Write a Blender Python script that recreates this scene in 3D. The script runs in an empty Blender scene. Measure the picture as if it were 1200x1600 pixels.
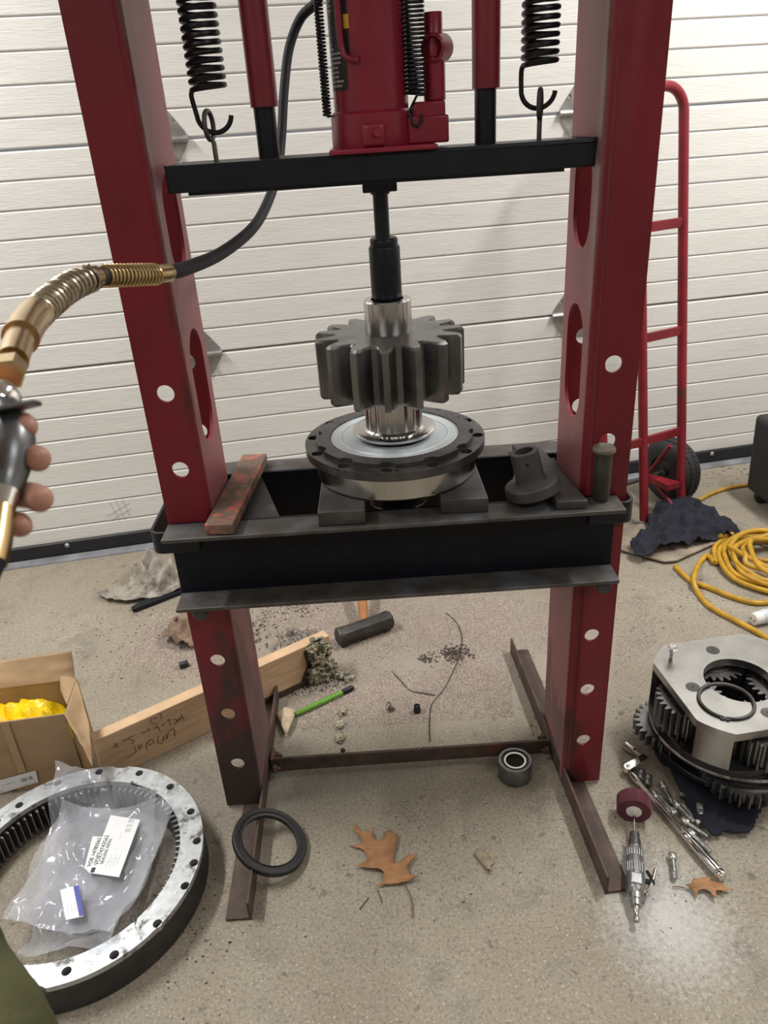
import bpy, bmesh, math, random
import numpy as np
from mathutils import Vector, Matrix, noise
from mathutils.geometry import tessellate_polygon
PI = math.pi
rnd = random.Random(7)
sc = bpy.context.scene
COL = sc.collection

# ---------------------------------------------------------------- camera
CAM_F, PITCH, ROLL, YAW = 1202.0, 0.47212, -0.06496, 0.00395
CAM = Vector((0.00249, -1.29494, 1.40498))
FWD = Vector((math.sin(YAW)*math.cos(PITCH), math.cos(YAW)*math.cos(PITCH), -math.sin(PITCH)))
_r = Vector((math.cos(YAW), -math.sin(YAW), 0)); _u = _r.cross(FWD)
RIGHT = math.cos(ROLL)*_r + math.sin(ROLL)*_u
UP = -math.sin(ROLL)*_r + math.cos(ROLL)*_u
cd = bpy.data.cameras.new('camera'); cam = bpy.data.objects.new('camera', cd); COL.objects.link(cam)
cd.sensor_fit = 'VERTICAL'; cd.sensor_height = 36; cd.sensor_width = 27; cd.lens = CAM_F/1600*36
cd.clip_start = 0.02
M3 = Matrix((RIGHT, UP, -FWD)).transposed()
cam.matrix_world = Matrix.Translation(CAM) @ M3.to_4x4()
cd.dof.use_dof = True; cd.dof.focus_distance = 1.5; cd.dof.aperture_fstop = 9.0
sc.camera = cam

# ---------------------------------------------------------------- world, lights, exposure
w = bpy.data.worlds.new('world'); sc.world = w; w.use_nodes = True
w.node_tree.nodes['Background'].inputs[0].default_value = (0.8, 0.85, 1, 1)
w.node_tree.nodes['Background'].inputs[1].default_value = 0.25
LAMPS = [(-1.75, 0.30, 84), (1.75, 0.62, 84), (-1.5, -2.2, 24), (1.6, -1.9, 24)]
for i, (x, y, e) in enumerate(LAMPS):
    ld = bpy.data.lights.new('ceiling_lamp', 'AREA'); ld.shape = 'RECTANGLE'; ld.size = 1.3; ld.size_y = 0.16
    ld.energy = e; ld.color = (1.0, 0.98, 0.95)
    lo = bpy.data.objects.new('ceiling_lamp', ld); COL.objects.link(lo); lo.location = (x, y, 2.82)
    lo.rotation_euler = (0, 0, PI/2 if i < 2 else 0)
sc.view_settings.view_transform = 'Standard'; sc.view_settings.look = 'None'
sc.view_settings.gamma = 1; sc.view_settings.use_curve_mapping = False
sc.view_settings.exposure = -0.18
sc.cycles.max_bounces = 6; sc.cycles.diffuse_bounces = 3; sc.cycles.glossy_bounces = 3
sc.cycles.transparent_max_bounces = 12; sc.cycles.transmission_bounces = 4
sc.cycles.use_denoising = True

# ---------------------------------------------------------------- measuring helpers: where the view ray of a point meets a real plane
def ray(x, y): return FWD + RIGHT*((x-600)/CAM_F) - UP*((y-800)/CAM_F)
def onz(x, y, z=0.0): d = ray(x, y); return CAM + d*((z-CAM.z)/d.z)
def ony(x, y, Y): d = ray(x, y); return CAM + d*((Y-CAM.y)/d.y)
def dep(x, y, t): return CAM + ray(x, y)*t
def onpl(x, y, P, n): d = ray(x, y); return CAM + d*((Vector(P)-CAM).dot(n)/d.dot(n))

# ---------------------------------------------------------------- materials
MATS = {}
def mat(name, col, rough=0.5, metal=0.0, var=0.15, scale=12.0, bump=0.0, bscale=60.0, col2=None, pscale=5.0, pmin=0.55, pmax=0.65,
        rough2=None, stretch=(1, 1, 1), coat=0.0, metal2=None, zlo=None, zhi=None, spec=None, sheen=0.0):
    if name in MATS: return MATS[name]
    m = bpy.data.materials.new(name); m.use_nodes = True; nt = m.node_tree; N = nt.nodes; L = nt.links
    b = N['Principled BSDF']
    tc = N.new('ShaderNodeTexCoord'); mp = N.new('ShaderNodeMapping'); mp.inputs['Scale'].default_value = stretch
    L.new(tc.outputs['Object'], mp.inputs[0])
    n1 = N.new('ShaderNodeTexNoise'); n1.inputs['Scale'].default_value = scale; n1.inputs['Detail'].default_value = 6
    L.new(mp.outputs[0], n1.inputs[0])
    r = N.new('ShaderNodeMapRange'); r.inputs[1].default_value = 0.3; r.inputs[2].default_value = 0.7
    r.inputs[3].default_value = 1-var; r.inputs[4].default_value = 1+var; L.new(n1.outputs[0], r.inputs[0])
    mul = N.new('ShaderNodeMix'); mul.data_type = 'RGBA'; mul.blend_type = 'MULTIPLY'; mul.inputs[0].default_value = 1
    mul.inputs[6].default_value = (*col, 1); L.new(r.outputs[0], mul.inputs[7])
    out = mul.outputs[2]
    b.inputs['Roughness'].default_value = rough; b.inputs['Metallic'].default_value = metal
    if coat: b.inputs['Coat Weight'].default_value = coat
    if spec is not None: b.inputs['Specular IOR Level'].default_value = spec
    if sheen: b.inputs['Sheen Weight'].default_value = sheen; b.inputs['Sheen Tint'].default_value = (1, .62, .66, 1); b.inputs['Sheen Roughness'].default_value = .4
    if col2:
        n2 = N.new('ShaderNodeTexNoise'); n2.inputs['Scale'].default_value = pscale; n2.inputs['Detail'].default_value = 8
        n2.inputs['Roughness'].default_value = 0.65; L.new(mp.outputs[0], n2.inputs[0])
        src = n2.outputs[0]
        if zlo is not None:      # wear that is heavier low down on the thing (kicked, oil-spattered)
            sp = N.new('ShaderNodeSeparateXYZ'); L.new(tc.outputs['Object'], sp.inputs[0])
            rz = N.new('ShaderNodeMapRange'); rz.inputs[1].default_value = zlo; rz.inputs[2].default_value = zhi
            rz.inputs[3].default_value = 0.2; rz.inputs[4].default_value = -0.06; L.new(sp.outputs[2], rz.inputs[0])
            ad = N.new('ShaderNodeMath'); L.new(src, ad.inputs[0]); L.new(rz.outputs[0], ad.inputs[1]); src = ad.outputs[0]
        rp = N.new('ShaderNodeMapRange'); rp.inputs[1].default_value = pmin; rp.inputs[2].default_value = pmax; L.new(src, rp.inputs[0])
        mx = N.new('ShaderNodeMix'); mx.data_type = 'RGBA'; mx.inputs[7].default_value = (*col2, 1)
        L.new(rp.outputs[0], mx.inputs[0]); L.new(out, mx.inputs[6]); out = mx.outputs[2]
        for key, v1, v2 in (('Roughness', rough, rough2), ('Metallic', metal, metal2)):
            if v2 is not None:
                q = N.new('ShaderNodeMapRange'); q.inputs[3].default_value = v1; q.inputs[4].default_value = v2
                L.new(rp.outputs[0], q.inputs[0]); L.new(q.outputs[0], b.inputs[key])
    L.new(out, b.inputs['Base Color'])
    if bump:
        n3 = N.new('ShaderNodeTexNoise'); n3.inputs['Scale'].default_value = bscale; n3.inputs['Detail'].default_value = 5
        L.new(mp.outputs[0], n3.inputs[0])
        bp = N.new('ShaderNodeBump'); bp.inputs['Strength'].default_value = bump; bp.inputs['Distance'].default_value = 0.004
        L.new(n3.outputs[0], bp.inputs['Height']); L.new(bp.outputs[0], b.inputs['Normal'])
    MATS[name] = m; return m

RED = mat('red_paint', (0.175, 0.010, 0.018), 0.42, spec=0.38, sheen=0.5, var=0.22, scale=6, col2=(0.040, 0.022, 0.018), pscale=9, pmin=0.66, pmax=0.78, rough2=0.7, bump=0.12, bscale=90, stretch=(1, 1, .45), zlo=0.1, zhi=0.62)
REDD = mat('grimy_red_paint', (0.175, 0.010, 0.018), 0.42, spec=0.38, sheen=0.5, var=0.22, scale=6, col2=(0.038, 0.024, 0.019), pscale=6, pmin=0.52, pmax=0.68, rough2=0.7, bump=0.12, bscale=90, stretch=(1, 1, .45), zlo=0.12, zhi=0.66)
def scuff(m):      # greasy rubbed band along the front bend of an upright, on its inner face
    nt = m.node_tree; N = nt.nodes; L = nt.links; b = N['Principled BSDF']; src = b.inputs['Base Color'].links[0].from_socket
    tc = N.new('ShaderNodeTexCoord'); sp = N.new('ShaderNodeSeparateXYZ'); L.new(tc.outputs['Object'], sp.inputs[0])
    def rng(o, a, c, lo, hi):
        q = N.new('ShaderNodeMapRange'); q.inputs[1].default_value = a; q.inputs[2].default_value = c; q.inputs[3].default_value = lo; q.inputs[4].default_value = hi; L.new(o, q.inputs[0]); return q.outputs[0]
    def mulv(a, c):
        q = N.new('ShaderNodeMath'); q.operation = 'MULTIPLY'; L.new(a, q.inputs[0]); L.new(c, q.inputs[1]); return q.outputs[0]
    n = N.new('ShaderNodeTexNoise'); n.inputs['Scale'].default_value = 16; n.inputs['Detail'].default_value = 7; L.new(tc.outputs['Object'], n.inputs[0])
    f = mulv(mulv(rng(sp.outputs[1], -.0985, -.092, 0, 1), rng(sp.outputs[1], -.084, -.060, 1, 0)), mulv(rng(sp.outputs[2], 1.0, 1.2, 0, .85), rng(n.outputs[0], .33, .55, 0, 1)))
    mx = N.new('ShaderNodeMix'); mx.data_type = 'RGBA'; mx.inputs[7].default_value = (.17, .12, .115, 1); L.new(f, mx.inputs[0]); L.new(src, mx.inputs[6]); L.new(mx.outputs[2], b.inputs['Base Color'])
scuff(RED); scuff(REDD)
REDJ = mat('red_jack_paint', (0.25, 0.014, 0.035), 0.33, var=0.12, scale=5, bump=0.06, bscale=80)
REDS = mat('red_sleeve_paint', (0.20, 0.013, 0.026), 0.4, var=0.15, bump=0.05)
REDT = mat('red_truck_paint', (0.20, 0.010, 0.020), 0.38, var=0.25, col2=(0.08, 0.03, 0.025), pscale=14, pmin=0.6, pmax=0.7)
BLACK = mat('black_paint', (0.006, 0.008, 0.014), 0.42, spec=0.35, var=0.3, bump=0.06, bscale=120, col2=(0.035, 0.034, 0.034), pscale=18, pmin=0.62, pmax=0.8)
BEDP = mat('bed_black_paint', (0.004, 0.005, 0.010), 0.5, spec=0.25, var=0.3, bump=0.08, bscale=110, col2=(0.02, 0.02, 0.024), pscale=9, pmin=0.6, pmax=0.8)
FLNG = mat('dusty_flange_steel', (0.075, 0.066, 0.058), 0.55, 0.25, var=0.3, scale=25, bump=0.12, bscale=140, col2=(0.11, 0.115, 0.135), pscale=6, pmin=0.5, pmax=0.62)
DSTL = mat('dark_steel', (0.075, 0.070, 0.067), 0.5, 0.5, var=0.3, scale=18, bump=0.15, bscale=120, col2=(0.13, 0.12, 0.115), pscale=10, pmin=0.52, pmax=0.7)
RUSTB = mat('worn_painted_bar', (0.17, 0.115, 0.085), 0.65, 0.15, var=0.35, scale=30, bump=0.3, bscale=160, col2=(0.50, 0.13, 0.085), pscale=34, pmin=0.52, pmax=0.64, metal2=0.0)
FOOT = mat('rusty_angle_iron', (0.085, 0.058, 0.046), 0.6, 0.3, var=0.35, scale=22, bump=0.15, bscale=150, col2=(0.16, 0.055, 0.05), pscale=8, pmin=0.58, pmax=0.7)
GEAR = mat('gear_steel', (0.20, 0.198, 0.20), 0.27, 0.9, var=0.35, scale=10, bump=0.04, bscale=200, col2=(0.09, 0.088, 0.088), pscale=7, pmin=0.5, pmax=0.7, rough2=0.42)
BRIGHT = mat('machined_steel', (0.56, 0.55, 0.54), 0.2, 1.0, var=0.12, scale=16, stretch=(1, 1, .15), bump=0.03, bscale=250)
BRIGHT2 = mat('ground_steel', (0.58, 0.57, 0.555), 0.24, 1.0, var=0.2, scale=14, stretch=(1, 1, .3), col2=(0.40, 0.385, 0.37), pscale=9, pmin=0.5, pmax=0.7)
CASTI = mat('oily_cast_iron', (0.095, 0.092, 0.092), 0.32, 0.65, var=0.4, scale=20, bump=0.15, bscale=120, col2=(0.25, 0.24, 0.235), pscale=26, pmin=0.58, pmax=0.72)
ZINC = mat('zinc_plated_disc', (0.76, 0.84, 0.88), 0.40, 0.15, var=0.08, scale=8, bump=0.02)
CHROME = mat('chrome', (0.75, 0.74, 0.72), 0.12, 1.0, var=0.05)
RUBBER = mat('black_rubber', (0.012, 0.012, 0.013), 0.5, var=0.2, bump=0.05)
HOSE = mat('hose_rubber', (0.010, 0.0105, 0.014), 0.6, spec=0.2, var=0.35, scale=30, bump=0.1)
SPRING = mat('black_spring_steel', (0.022, 0.022, 0.026), 0.38, 0.5, var=0.2)
BRASS = mat('brass', (0.55, 0.40, 0.20), 0.25, 1.0, var=0.12)
BRASS2 = mat('plated_brass', (0.45, 0.39, 0.30), 0.28, 1.0, var=0.15)
ALU = mat('valve_metal', (0.16, 0.165, 0.175), 0.34, 0.85, var=0.25)
GRYM = mat('grey_tool_alloy', (0.30, 0.30, 0.305), 0.36, 0.8, var=0.25, scale=40, bump=0.06)
BOLTM = mat('bolt_steel', (0.36, 0.36, 0.35), 0.36, 0.85, var=0.35, scale=60)
SOOT = mat('phosphate_steel', (0.055, 0.052, 0.05), 0.62, 0.2, var=0.2, scale=30, bump=0.08)
CARD = mat('cardboard', (0.40, 0.27, 0.15), 0.8, var=0.14, scale=10, bump=0.12, bscale=40, col2=(0.33, 0.215, 0.12), pscale=6, pmin=0.5, pmax=0.7)
WOOD = mat('pine_board', (0.62, 0.42, 0.255), 0.7, var=0.14, scale=7, stretch=(2, 2, 14), bump=0.08, col2=(0.51, 0.33, 0.19), pscale=3, pmin=0.5, pmax=0.75)
WOODH = mat('hickory_handle', (0.38, 0.16, 0.05), 0.5, var=0.25, scale=20)
YELC = mat('yellow_cord_jacket', (0.47, 0.265, 0.018), 0.45, var=0.25, scale=25, col2=(0.35, 0.20, 0.04), pscale=14, pmin=0.58, pmax=0.72)
YELB = mat('yellow_plastic_bag', (0.95, 0.66, 0.01), 0.3, var=0.12, scale=14)
NAVY = mat('navy_cloth', (0.0055, 0.007, 0.017), 0.85, var=0.3, scale=50, bump=0.3, bscale=300)
RAGG = mat('grey_rag_cloth', (0.33, 0.295, 0.25), 0.9, var=0.3, scale=25, bump=0.3, bscale=300, col2=(0.10, 0.09, 0.08), pscale=16, pmin=0.48, pmax=0.62)  # dark patches painted in to deepen the shade of the folds
RAGB = mat('brown_rag_cloth', (0.24, 0.17, 0.12), 0.9, var=0.4, scale=25, bump=0.3, bscale=300)
SKIN = mat('skin', (0.42, 0.21, 0.15), 0.45, var=0.14, scale=30, bump=0.06, bscale=200, col2=(0.36, 0.135, 0.095), pscale=24, pmin=0.45, pmax=0.7)
OLIVE = mat('olive_cloth', (0.050, 0.050, 0.016), 0.9, var=0.35, scale=18, bump=0.3, bscale=150)
LEAF = mat('dry_oak_leaf', (0.33, 0.165, 0.07), 0.65, var=0.25, scale=40, bump=0.2, bscale=90)
LEAF2 = mat('pale_dry_leaf', (0.46, 0.36, 0.25), 0.75, var=0.25, scale=40, bump=0.2)
FLAP = mat('flap_wheel_cloth', (0.115, 0.026, 0.042), 0.8, var=0.3, scale=60, bump=0.3, bscale=300)
WHITEP = mat('white_plastic', (0.75, 0.74, 0.70), 0.4, var=0.06)
LABEL = mat('white_label_paper', (0.80, 0.82, 0.84), 0.5, var=0.03)
INK = mat('printed_ink', (0.03, 0.03, 0.035), 0.6, var=0.05)
INKG = mat('grey_print', (0.35, 0.36, 0.38), 0.6, var=0.05)
BLUE = mat('blue_print', (0.06, 0.075, 0.36), 0.5, var=0.05)
DECAL = mat('black_decal', (0.016, 0.016, 0.018), 0.4, var=0.1)
DECALW = mat('decal_white_print', (0.42, 0.41, 0.40), 0.5, var=0.1)
YELS = mat('amber_sticker', (0.72, 0.38, 0.03), 0.5, var=0.08)
GALV = mat('galvanized_steel', (0.40, 0.40, 0.39), 0.4, 0.8, var=0.2, scale=25)
DOORW = mat('white_door_paint', (0.72, 0.712, 0.688), 0.45, var=0.03, scale=6, bump=0.28, bscale=26, stretch=(1, 1, 9), col2=(0.64, 0.62, 0.58), pscale=5, pmin=0.56, pmax=0.8)
SEALR = mat('door_seal_rubber', (0.012, 0.012, 0.015), 0.5, var=0.1)
SILL = mat('sill_concrete', (0.20, 0.205, 0.225), 0.75, var=0.3, scale=14, bump=0.2)
WALLM = mat('plaster_wall', (0.55, 0.52, 0.47), 0.8, var=0.05)
CEILM = mat('ceiling_board', (0.62, 0.60, 0.56), 0.85, var=0.04)
GREEN = mat('green_plastic', (0.13, 0.30, 0.035), 0.35, var=0.2, scale=20)
OILY = mat('oily_residue', (0.012, 0.011, 0.010), 0.35, var=0.3)
CLUMP = mat('grease_clump', (0.44, 0.41, 0.29), 0.26, var=0.5, scale=45, bump=0.6, bscale=120, col2=(0.055, 0.05, 0.04), pscale=40, pmin=0.48, pmax=0.6)
GRAN = mat('absorbent_granule', (0.56, 0.475, 0.42), 0.9, var=0.45, scale=220)
CHIPM = mat('debris', (0.09, 0.07, 0.055), 0.8, var=0.5, scale=120)
HAMM = mat('hammer_iron', (0.050, 0.045, 0.042), 0.5, 0.45, var=0.4, scale=25, bump=0.25, bscale=90, col2=(0.10, 0.085, 0.075), pscale=20, pmin=0.55, pmax=0.7)
RINGT = mat('scuffed_ring_top', (0.50, 0.525, 0.54), 0.36, 0.75, var=0.2, scale=50, col2=(0.12, 0.115, 0.11), pscale=26, pmin=0.53, pmax=0.64, rough2=0.5)
RINGS = mat('ring_side_iron', (0.04, 0.037, 0.036), 0.55, 0.3, var=0.3, scale=20, bump=0.08, bscale=160)
RINGI = mat('ring_teeth_steel', (0.28, 0.275, 0.27), 0.35, 0.85, var=0.2)
CARR = mat('carrier_steel', (0.40, 0.395, 0.38), 0.28, 0.95, var=0.16, scale=12, col2=(0.25, 0.245, 0.225), pscale=5, pmin=0.5, pmax=0.7, bump=0.03)
CARRD = mat('carrier_dark_casting', (0.035, 0.034, 0.036), 0.4, 0.5, var=0.4, scale=18, bump=0.1)
BINM = mat('black_bin_plastic', (0.02, 0.02, 0.021), 0.55, var=0.2)
TYRE = mat('tyre_rubber', (0.018, 0.018, 0.019), 0.7, var=0.3, bump=0.1, bscale=90)
PLY = mat('dirty_plate', (0.26, 0.215, 0.165), 0.75, var=0.35, scale=12, bump=0.15, col2=(0.11, 0.09, 0.07), pscale=9, pmin=0.52, pmax=0.66)

def plastic_mat():
    m = bpy.data.materials.new('clear_bag_plastic'); m.use_nodes = True; nt = m.node_tree; N = nt.nodes; L = nt.links
    b = N['Principled BSDF']; b.inputs['Base Color'].default_value = (0.80, 0.82, 0.88, 1); b.inputs['Roughness'].default_value = 0.07
    b.inputs['Specular IOR Level'].default_value = 0.9
    t = N.new('ShaderNodeBsdfTransparent'); t.inputs[0].default_value = (0.93, 0.94, 0.97, 1)
    mx = N.new('ShaderNodeMixShader'); lw = N.new('ShaderNodeLayerWeight'); lw.inputs[0].default_value = 0.35
    n = N.new('ShaderNodeTexNoise'); n.inputs['Scale'].default_value = 9; n.inputs['Detail'].default_value = 5
    tc = N.new('ShaderNodeTexCoord'); L.new(tc.outputs['Object'], n.inputs[0])
    r = N.new('ShaderNodeMapRange'); r.inputs[1].default_value = 0.3; r.inputs[2].default_value = 0.75; r.inputs[3].default_value = 0.10; r.inputs[4].default_value = 0.26
    L.new(n.outputs[0], r.inputs[0])
    a = N.new('ShaderNodeMath'); a.operation = 'MULTIPLY_ADD'; a.inputs[1].default_value = 0.5; L.new(lw.outputs[0], a.inputs[0]); L.new(r.outputs[0], a.inputs[2])
    L.new(a.outputs[0], mx.inputs[0]); L.new(t.outputs[0], mx.inputs[1]); L.new(b.outputs[0], mx.inputs[2])
    L.new(mx.outputs[0], N['Material Output'].inputs[0]); return m
BAGM = plastic_mat()

def lens_film_mat():
    m = bpy.data.materials.new('clear_film'); m.use_nodes = True; nt = m.node_tree; N = nt.nodes; L = nt.links
    b = N['Principled BSDF']; b.inputs['Base Color'].default_value = (0.8, 0.85, 0.85, 1); b.inputs['Roughness'].default_value = 0.08
    t = N.new('ShaderNodeBsdfTransparent'); mx = N.new('ShaderNodeMixShader'); mx.inputs[0].default_value = 0.08
    L.new(t.outputs[0], mx.inputs[1]); L.new(b.outputs[0], mx.inputs[2]); L.new(mx.outputs[0], N['Material Output'].inputs[0]); return m

def floor_mat():
    m = bpy.data.materials.new('concrete_floor'); m.use_nodes = True; nt = m.node_tree; N = nt.nodes; L = nt.links
    b = N['Principled BSDF']; tc = N.new('ShaderNodeTexCoord')
    def nz(s, d=6, rr=0.6):
        n = N.new('ShaderNodeTexNoise'); n.inputs['Scale'].default_value = s; n.inputs['Detail'].default_value = d; n.inputs['Roughness'].default_value = rr
        L.new(tc.outputs['Object'], n.inputs[0]); return n.outputs[0]
    def rmp(src, a, c, lo=0.0, hi=1.0):
        q = N.new('ShaderNodeMapRange'); q.inputs[1].default_value = a; q.inputs[2].default_value = c; q.inputs[3].default_value = lo; q.inputs[4].default_value = hi
        L.new(src, q.inputs[0]); return q.outputs[0]
    def mixc(f, a, c, blend='MIX'):
        q = N.new('ShaderNodeMix'); q.data_type = 'RGBA'; q.blend_type = blend
        L.new(f, q.inputs[0])
        for k, v in ((6, a), (7, c)):
            if isinstance(v, tuple): q.inputs[k].default_value = (*v, 1)
            else: L.new(v, q.inputs[k])
        return q.outputs[2]
    c = mixc(rmp(nz(2.2), .35, .65), (0.245, 0.205, 0.152), (0.325, 0.288, 0.222))
    c = mixc(rmp(nz(9, 8), .52, .68, 0, .8), c, (0.19, 0.165, 0.13))
    c = mixc(rmp(nz(140, 4), .5, .64, 0, .75), c, (0.15, 0.135, 0.11))
    c = mixc(rmp(nz(190, 3), .58, .68, 0, .7), c, (0.52, 0.49, 0.43))
    c = mixc(rmp(nz(28, 6), .62, .7, 0, .9), c, (0.12, 0.10, 0.08))
    # oil stains, and a lamp's floor reflection painted as a pale patch
    def blob(x, y, rx, ry, lo, hi, ns=14, amp=0.5):
        mp = N.new('ShaderNodeMapping'); mp.vector_type = 'POINT'
        mp.inputs['Location'].default_value = (-x/rx, -y/ry, 0); mp.inputs['Scale'].default_value = (1/rx, 1/ry, 0)
        L.new(tc.outputs['Object'], mp.inputs[0])
        ln = N.new('ShaderNodeVectorMath'); ln.operation = 'LENGTH'; L.new(mp.outputs[0], ln.inputs[0])
        ad = N.new('ShaderNodeMath'); ad.operation = 'MULTIPLY_ADD'; ad.inputs[1].default_value = amp; L.new(nz(ns, 5), ad.inputs[0]); L.new(ln.outputs['Value'], ad.inputs[2])
        return rmp(ad.outputs[0], lo, hi, 1, 0)
    c = mixc(rmp(blob(.2, .55, .62, .34, .8, 1.3, 7), 0, 1, 0, .55), c, (0.33, 0.28, 0.245))
    c = mixc(blob(-.27, .60, .10, .12, .9, 1.2, 25), c, (0.06, 0.052, 0.045))
    c = mixc(rmp(blob(-.23, .42, .14, .06, .8, 1.2, 25), 0, 1, 0, .9), c, (0.045, 0.04, 0.035))
    c = mixc(rmp(blob(-.40, .05, .5, .12, .8, 1.5, 6), 0, 1, 0, .35), c, (0.14, 0.135, 0.12))
    c = mixc(rmp(blob(.50, -.34, .17, .22, .75, 1.5, 90, 1.3), 0, 1, 0, .62), c, (0.62, 0.63, 0.63))  # pale pool of lamp glare painted into the concrete colour
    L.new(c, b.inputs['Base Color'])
    L.new(rmp(nz(7), .3, .7, .52, .78), b.inputs['Roughness'])
    bp = N.new('ShaderNodeBump'); bp.inputs['Strength'].default_value = 0.35; bp.inputs['Distance'].default_value = 0.003
    L.new(nz(170, 5), bp.inputs['Height']); L.new(bp.outputs[0], b.inputs['Normal'])
    return m

# ---------------------------------------------------------------- mesh helpers
def frame(axis):
    a = Vector(axis).normalized(); t = Vector((0, 0, 1)) if abs(a.z) < 0.9 else Vector((1, 0, 0))
    u = t.cross(a).normalized(); return u, a.cross(u), a
class MB:
    def __init__(s): s.v = []; s.f = []
    def add(s, vs, fs):
        k = len(s.v); s.v += [tuple(p) for p in vs]; s.f += [tuple(i+k for i in f) for f in fs]; return s
    def box(s, x0, x1, y0, y1, z0, z1, M=None):
        vs = [Vector((x, y, z)) for x in (x0, x1) for y in (y0, y1) for z in (z0, z1)]
        if M is not None: vs = [M @ p for p in vs]
        return s.add(vs, [(0, 1, 3, 2), (4, 6, 7, 5), (0, 4, 5, 1), (2, 3, 7, 6), (0, 2, 6, 4), (1, 5, 7, 3)])
    def quadbox(s, b, h):      # b: 4 ground corners, extruded by vector h
        h = Vector(h); b = [Vector(p) for p in b]; return s.add(b+[p+h for p in b], [(3, 2, 1, 0), (4, 5, 6, 7)]+[(i, (i+1) % 4, (i+1) % 4+4, i+4) for i in range(4)])
    def lathe(s, prof, n=32, M=None, o=(0, 0, 0), axis=(0, 0, 1), closed=False):
        u, v, a = frame(axis) if tuple(axis) != (0, 0, 1) else (Vector((1, 0, 0)), Vector((0, 1, 0)), Vector((0, 0, 1)))
        o = Vector(o); vs = []; fs = []; m = len(prof)
        for r, z in prof:
            for i in range(n):
                t = 2*PI*i/n; p = o+u*(r*math.cos(t))+v*(r*math.sin(t))+a*z; vs.append(M @ p if M is not None else p)
        for j in range(m if closed else m-1):
            j2 = (j+1) % m
            for i in range(n): fs.append((j*n+i, j*n+(i+1) % n, j2*n+(i+1) % n, j2*n+i))
        if not closed:
            if prof[0][0] > 1e-6: fs.append(tuple(range(n-1, -1, -1)))
            if prof[-1][0] > 1e-6: fs.append(tuple((m-1)*n+i for i in range(n)))
        return s.add(vs, fs)
    def cyl(s, p0, p1, r0, r1=None, n=24):
        p0 = Vector(p0); d = Vector(p1)-p0; r1 = r0 if r1 is None else r1
        return s.lathe([(r0, 0), (r1, d.length)], n, o=p0, axis=d)
    def ring(s, o, axis, ro, ri, h, n=40, bev=0.0):
        b = bev; return s.lathe([(ri, 0), (ro-b, 0), (ro, b), (ro, h-b), (ro-b, h), (ri, h)], n, o=o, axis=axis, closed=True)
    def tube(s, pts, r, n=10, cap=True):
        pts = [Vector(p) for p in pts]; m = len(pts); R = r if isinstance(r, (list, tuple)) else [r]*m
        vs = []; fs = []; up = None
        for j, p in enumerate(pts):
            d = (pts[min(j+1, m-1)]-pts[max(j-1, 0)]).normalized()
            if up is None: up = frame(d)[0]
            up = (up-d*up.dot(d)); up = up.normalized() if up.length > 1e-6 else frame(d)[0]; v = d.cross(up)
            for i in range(n):
                t = 2*PI*i/n; vs.append(p+up*(R[j]*math.cos(t))+v*(R[j]*math.sin(t)))
        for j in range(m-1):
            for i in range(n): fs.append((j*n+i, j*n+(i+1) % n, (j+1)*n+(i+1) % n, (j+1)*n+i))
        if cap: fs += [tuple(range(n-1, -1, -1)), tuple((m-1)*n+i for i in range(n))]
        return s.add(vs, fs)
    def prism(s, outer, holes, h, T=lambda x, y, z: (x, y, z)):   # flat outline with holes, from z=0 to z=h, mapped by T
        loops = [list(outer)]+[list(q) for q in holes]; flat = [p for l in loops for p in l]; n = len(flat)
        tri = tessellate_polygon([[Vector((x, y, 0)) for x, y in l] for l in loops])
        vs = [Vector(T(x, y, 0)) for x, y in flat]+[Vector(T(x, y, h)) for x, y in flat]
        fs = [tuple(t) for t in tri]+[tuple(i+n for i in reversed(t)) for t in tri]; k = 0
        for l in loops:
            q = len(l); fs += [(k+i, k+(i+1) % q, k+(i+1) % q+n, k+i+n) for i in range(q)]; k += q
        return s.add(vs, fs)
    def blob(s, c, r, seed, sub=3, amp=0.3, sc_=(1, 1, 1), freq=1.5):
        bm = bmesh.new(); bmesh.ops.create_icosphere(bm, subdivisions=sub, radius=1)
        vs = []
        for v in bm.verts:
            p = v.co.normalized(); k = 1+amp*noise.noise(p*freq+Vector((seed*7.1, seed*3.3, seed))); vs.append(Vector(c)+Vector((p.x*sc_[0], p.y*sc_[1], p.z*sc_[2]))*(r*k))
        fs = [tuple(v.index for v in f.verts) for f in bm.faces]; bm.free(); return s.add(vs, fs)

def circ(cx, cy, r, n=24, ph=0): return [(cx+r*math.cos(ph+2*PI*i/n), cy+r*math.sin(ph+2*PI*i/n)) for i in range(n)]

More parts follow.
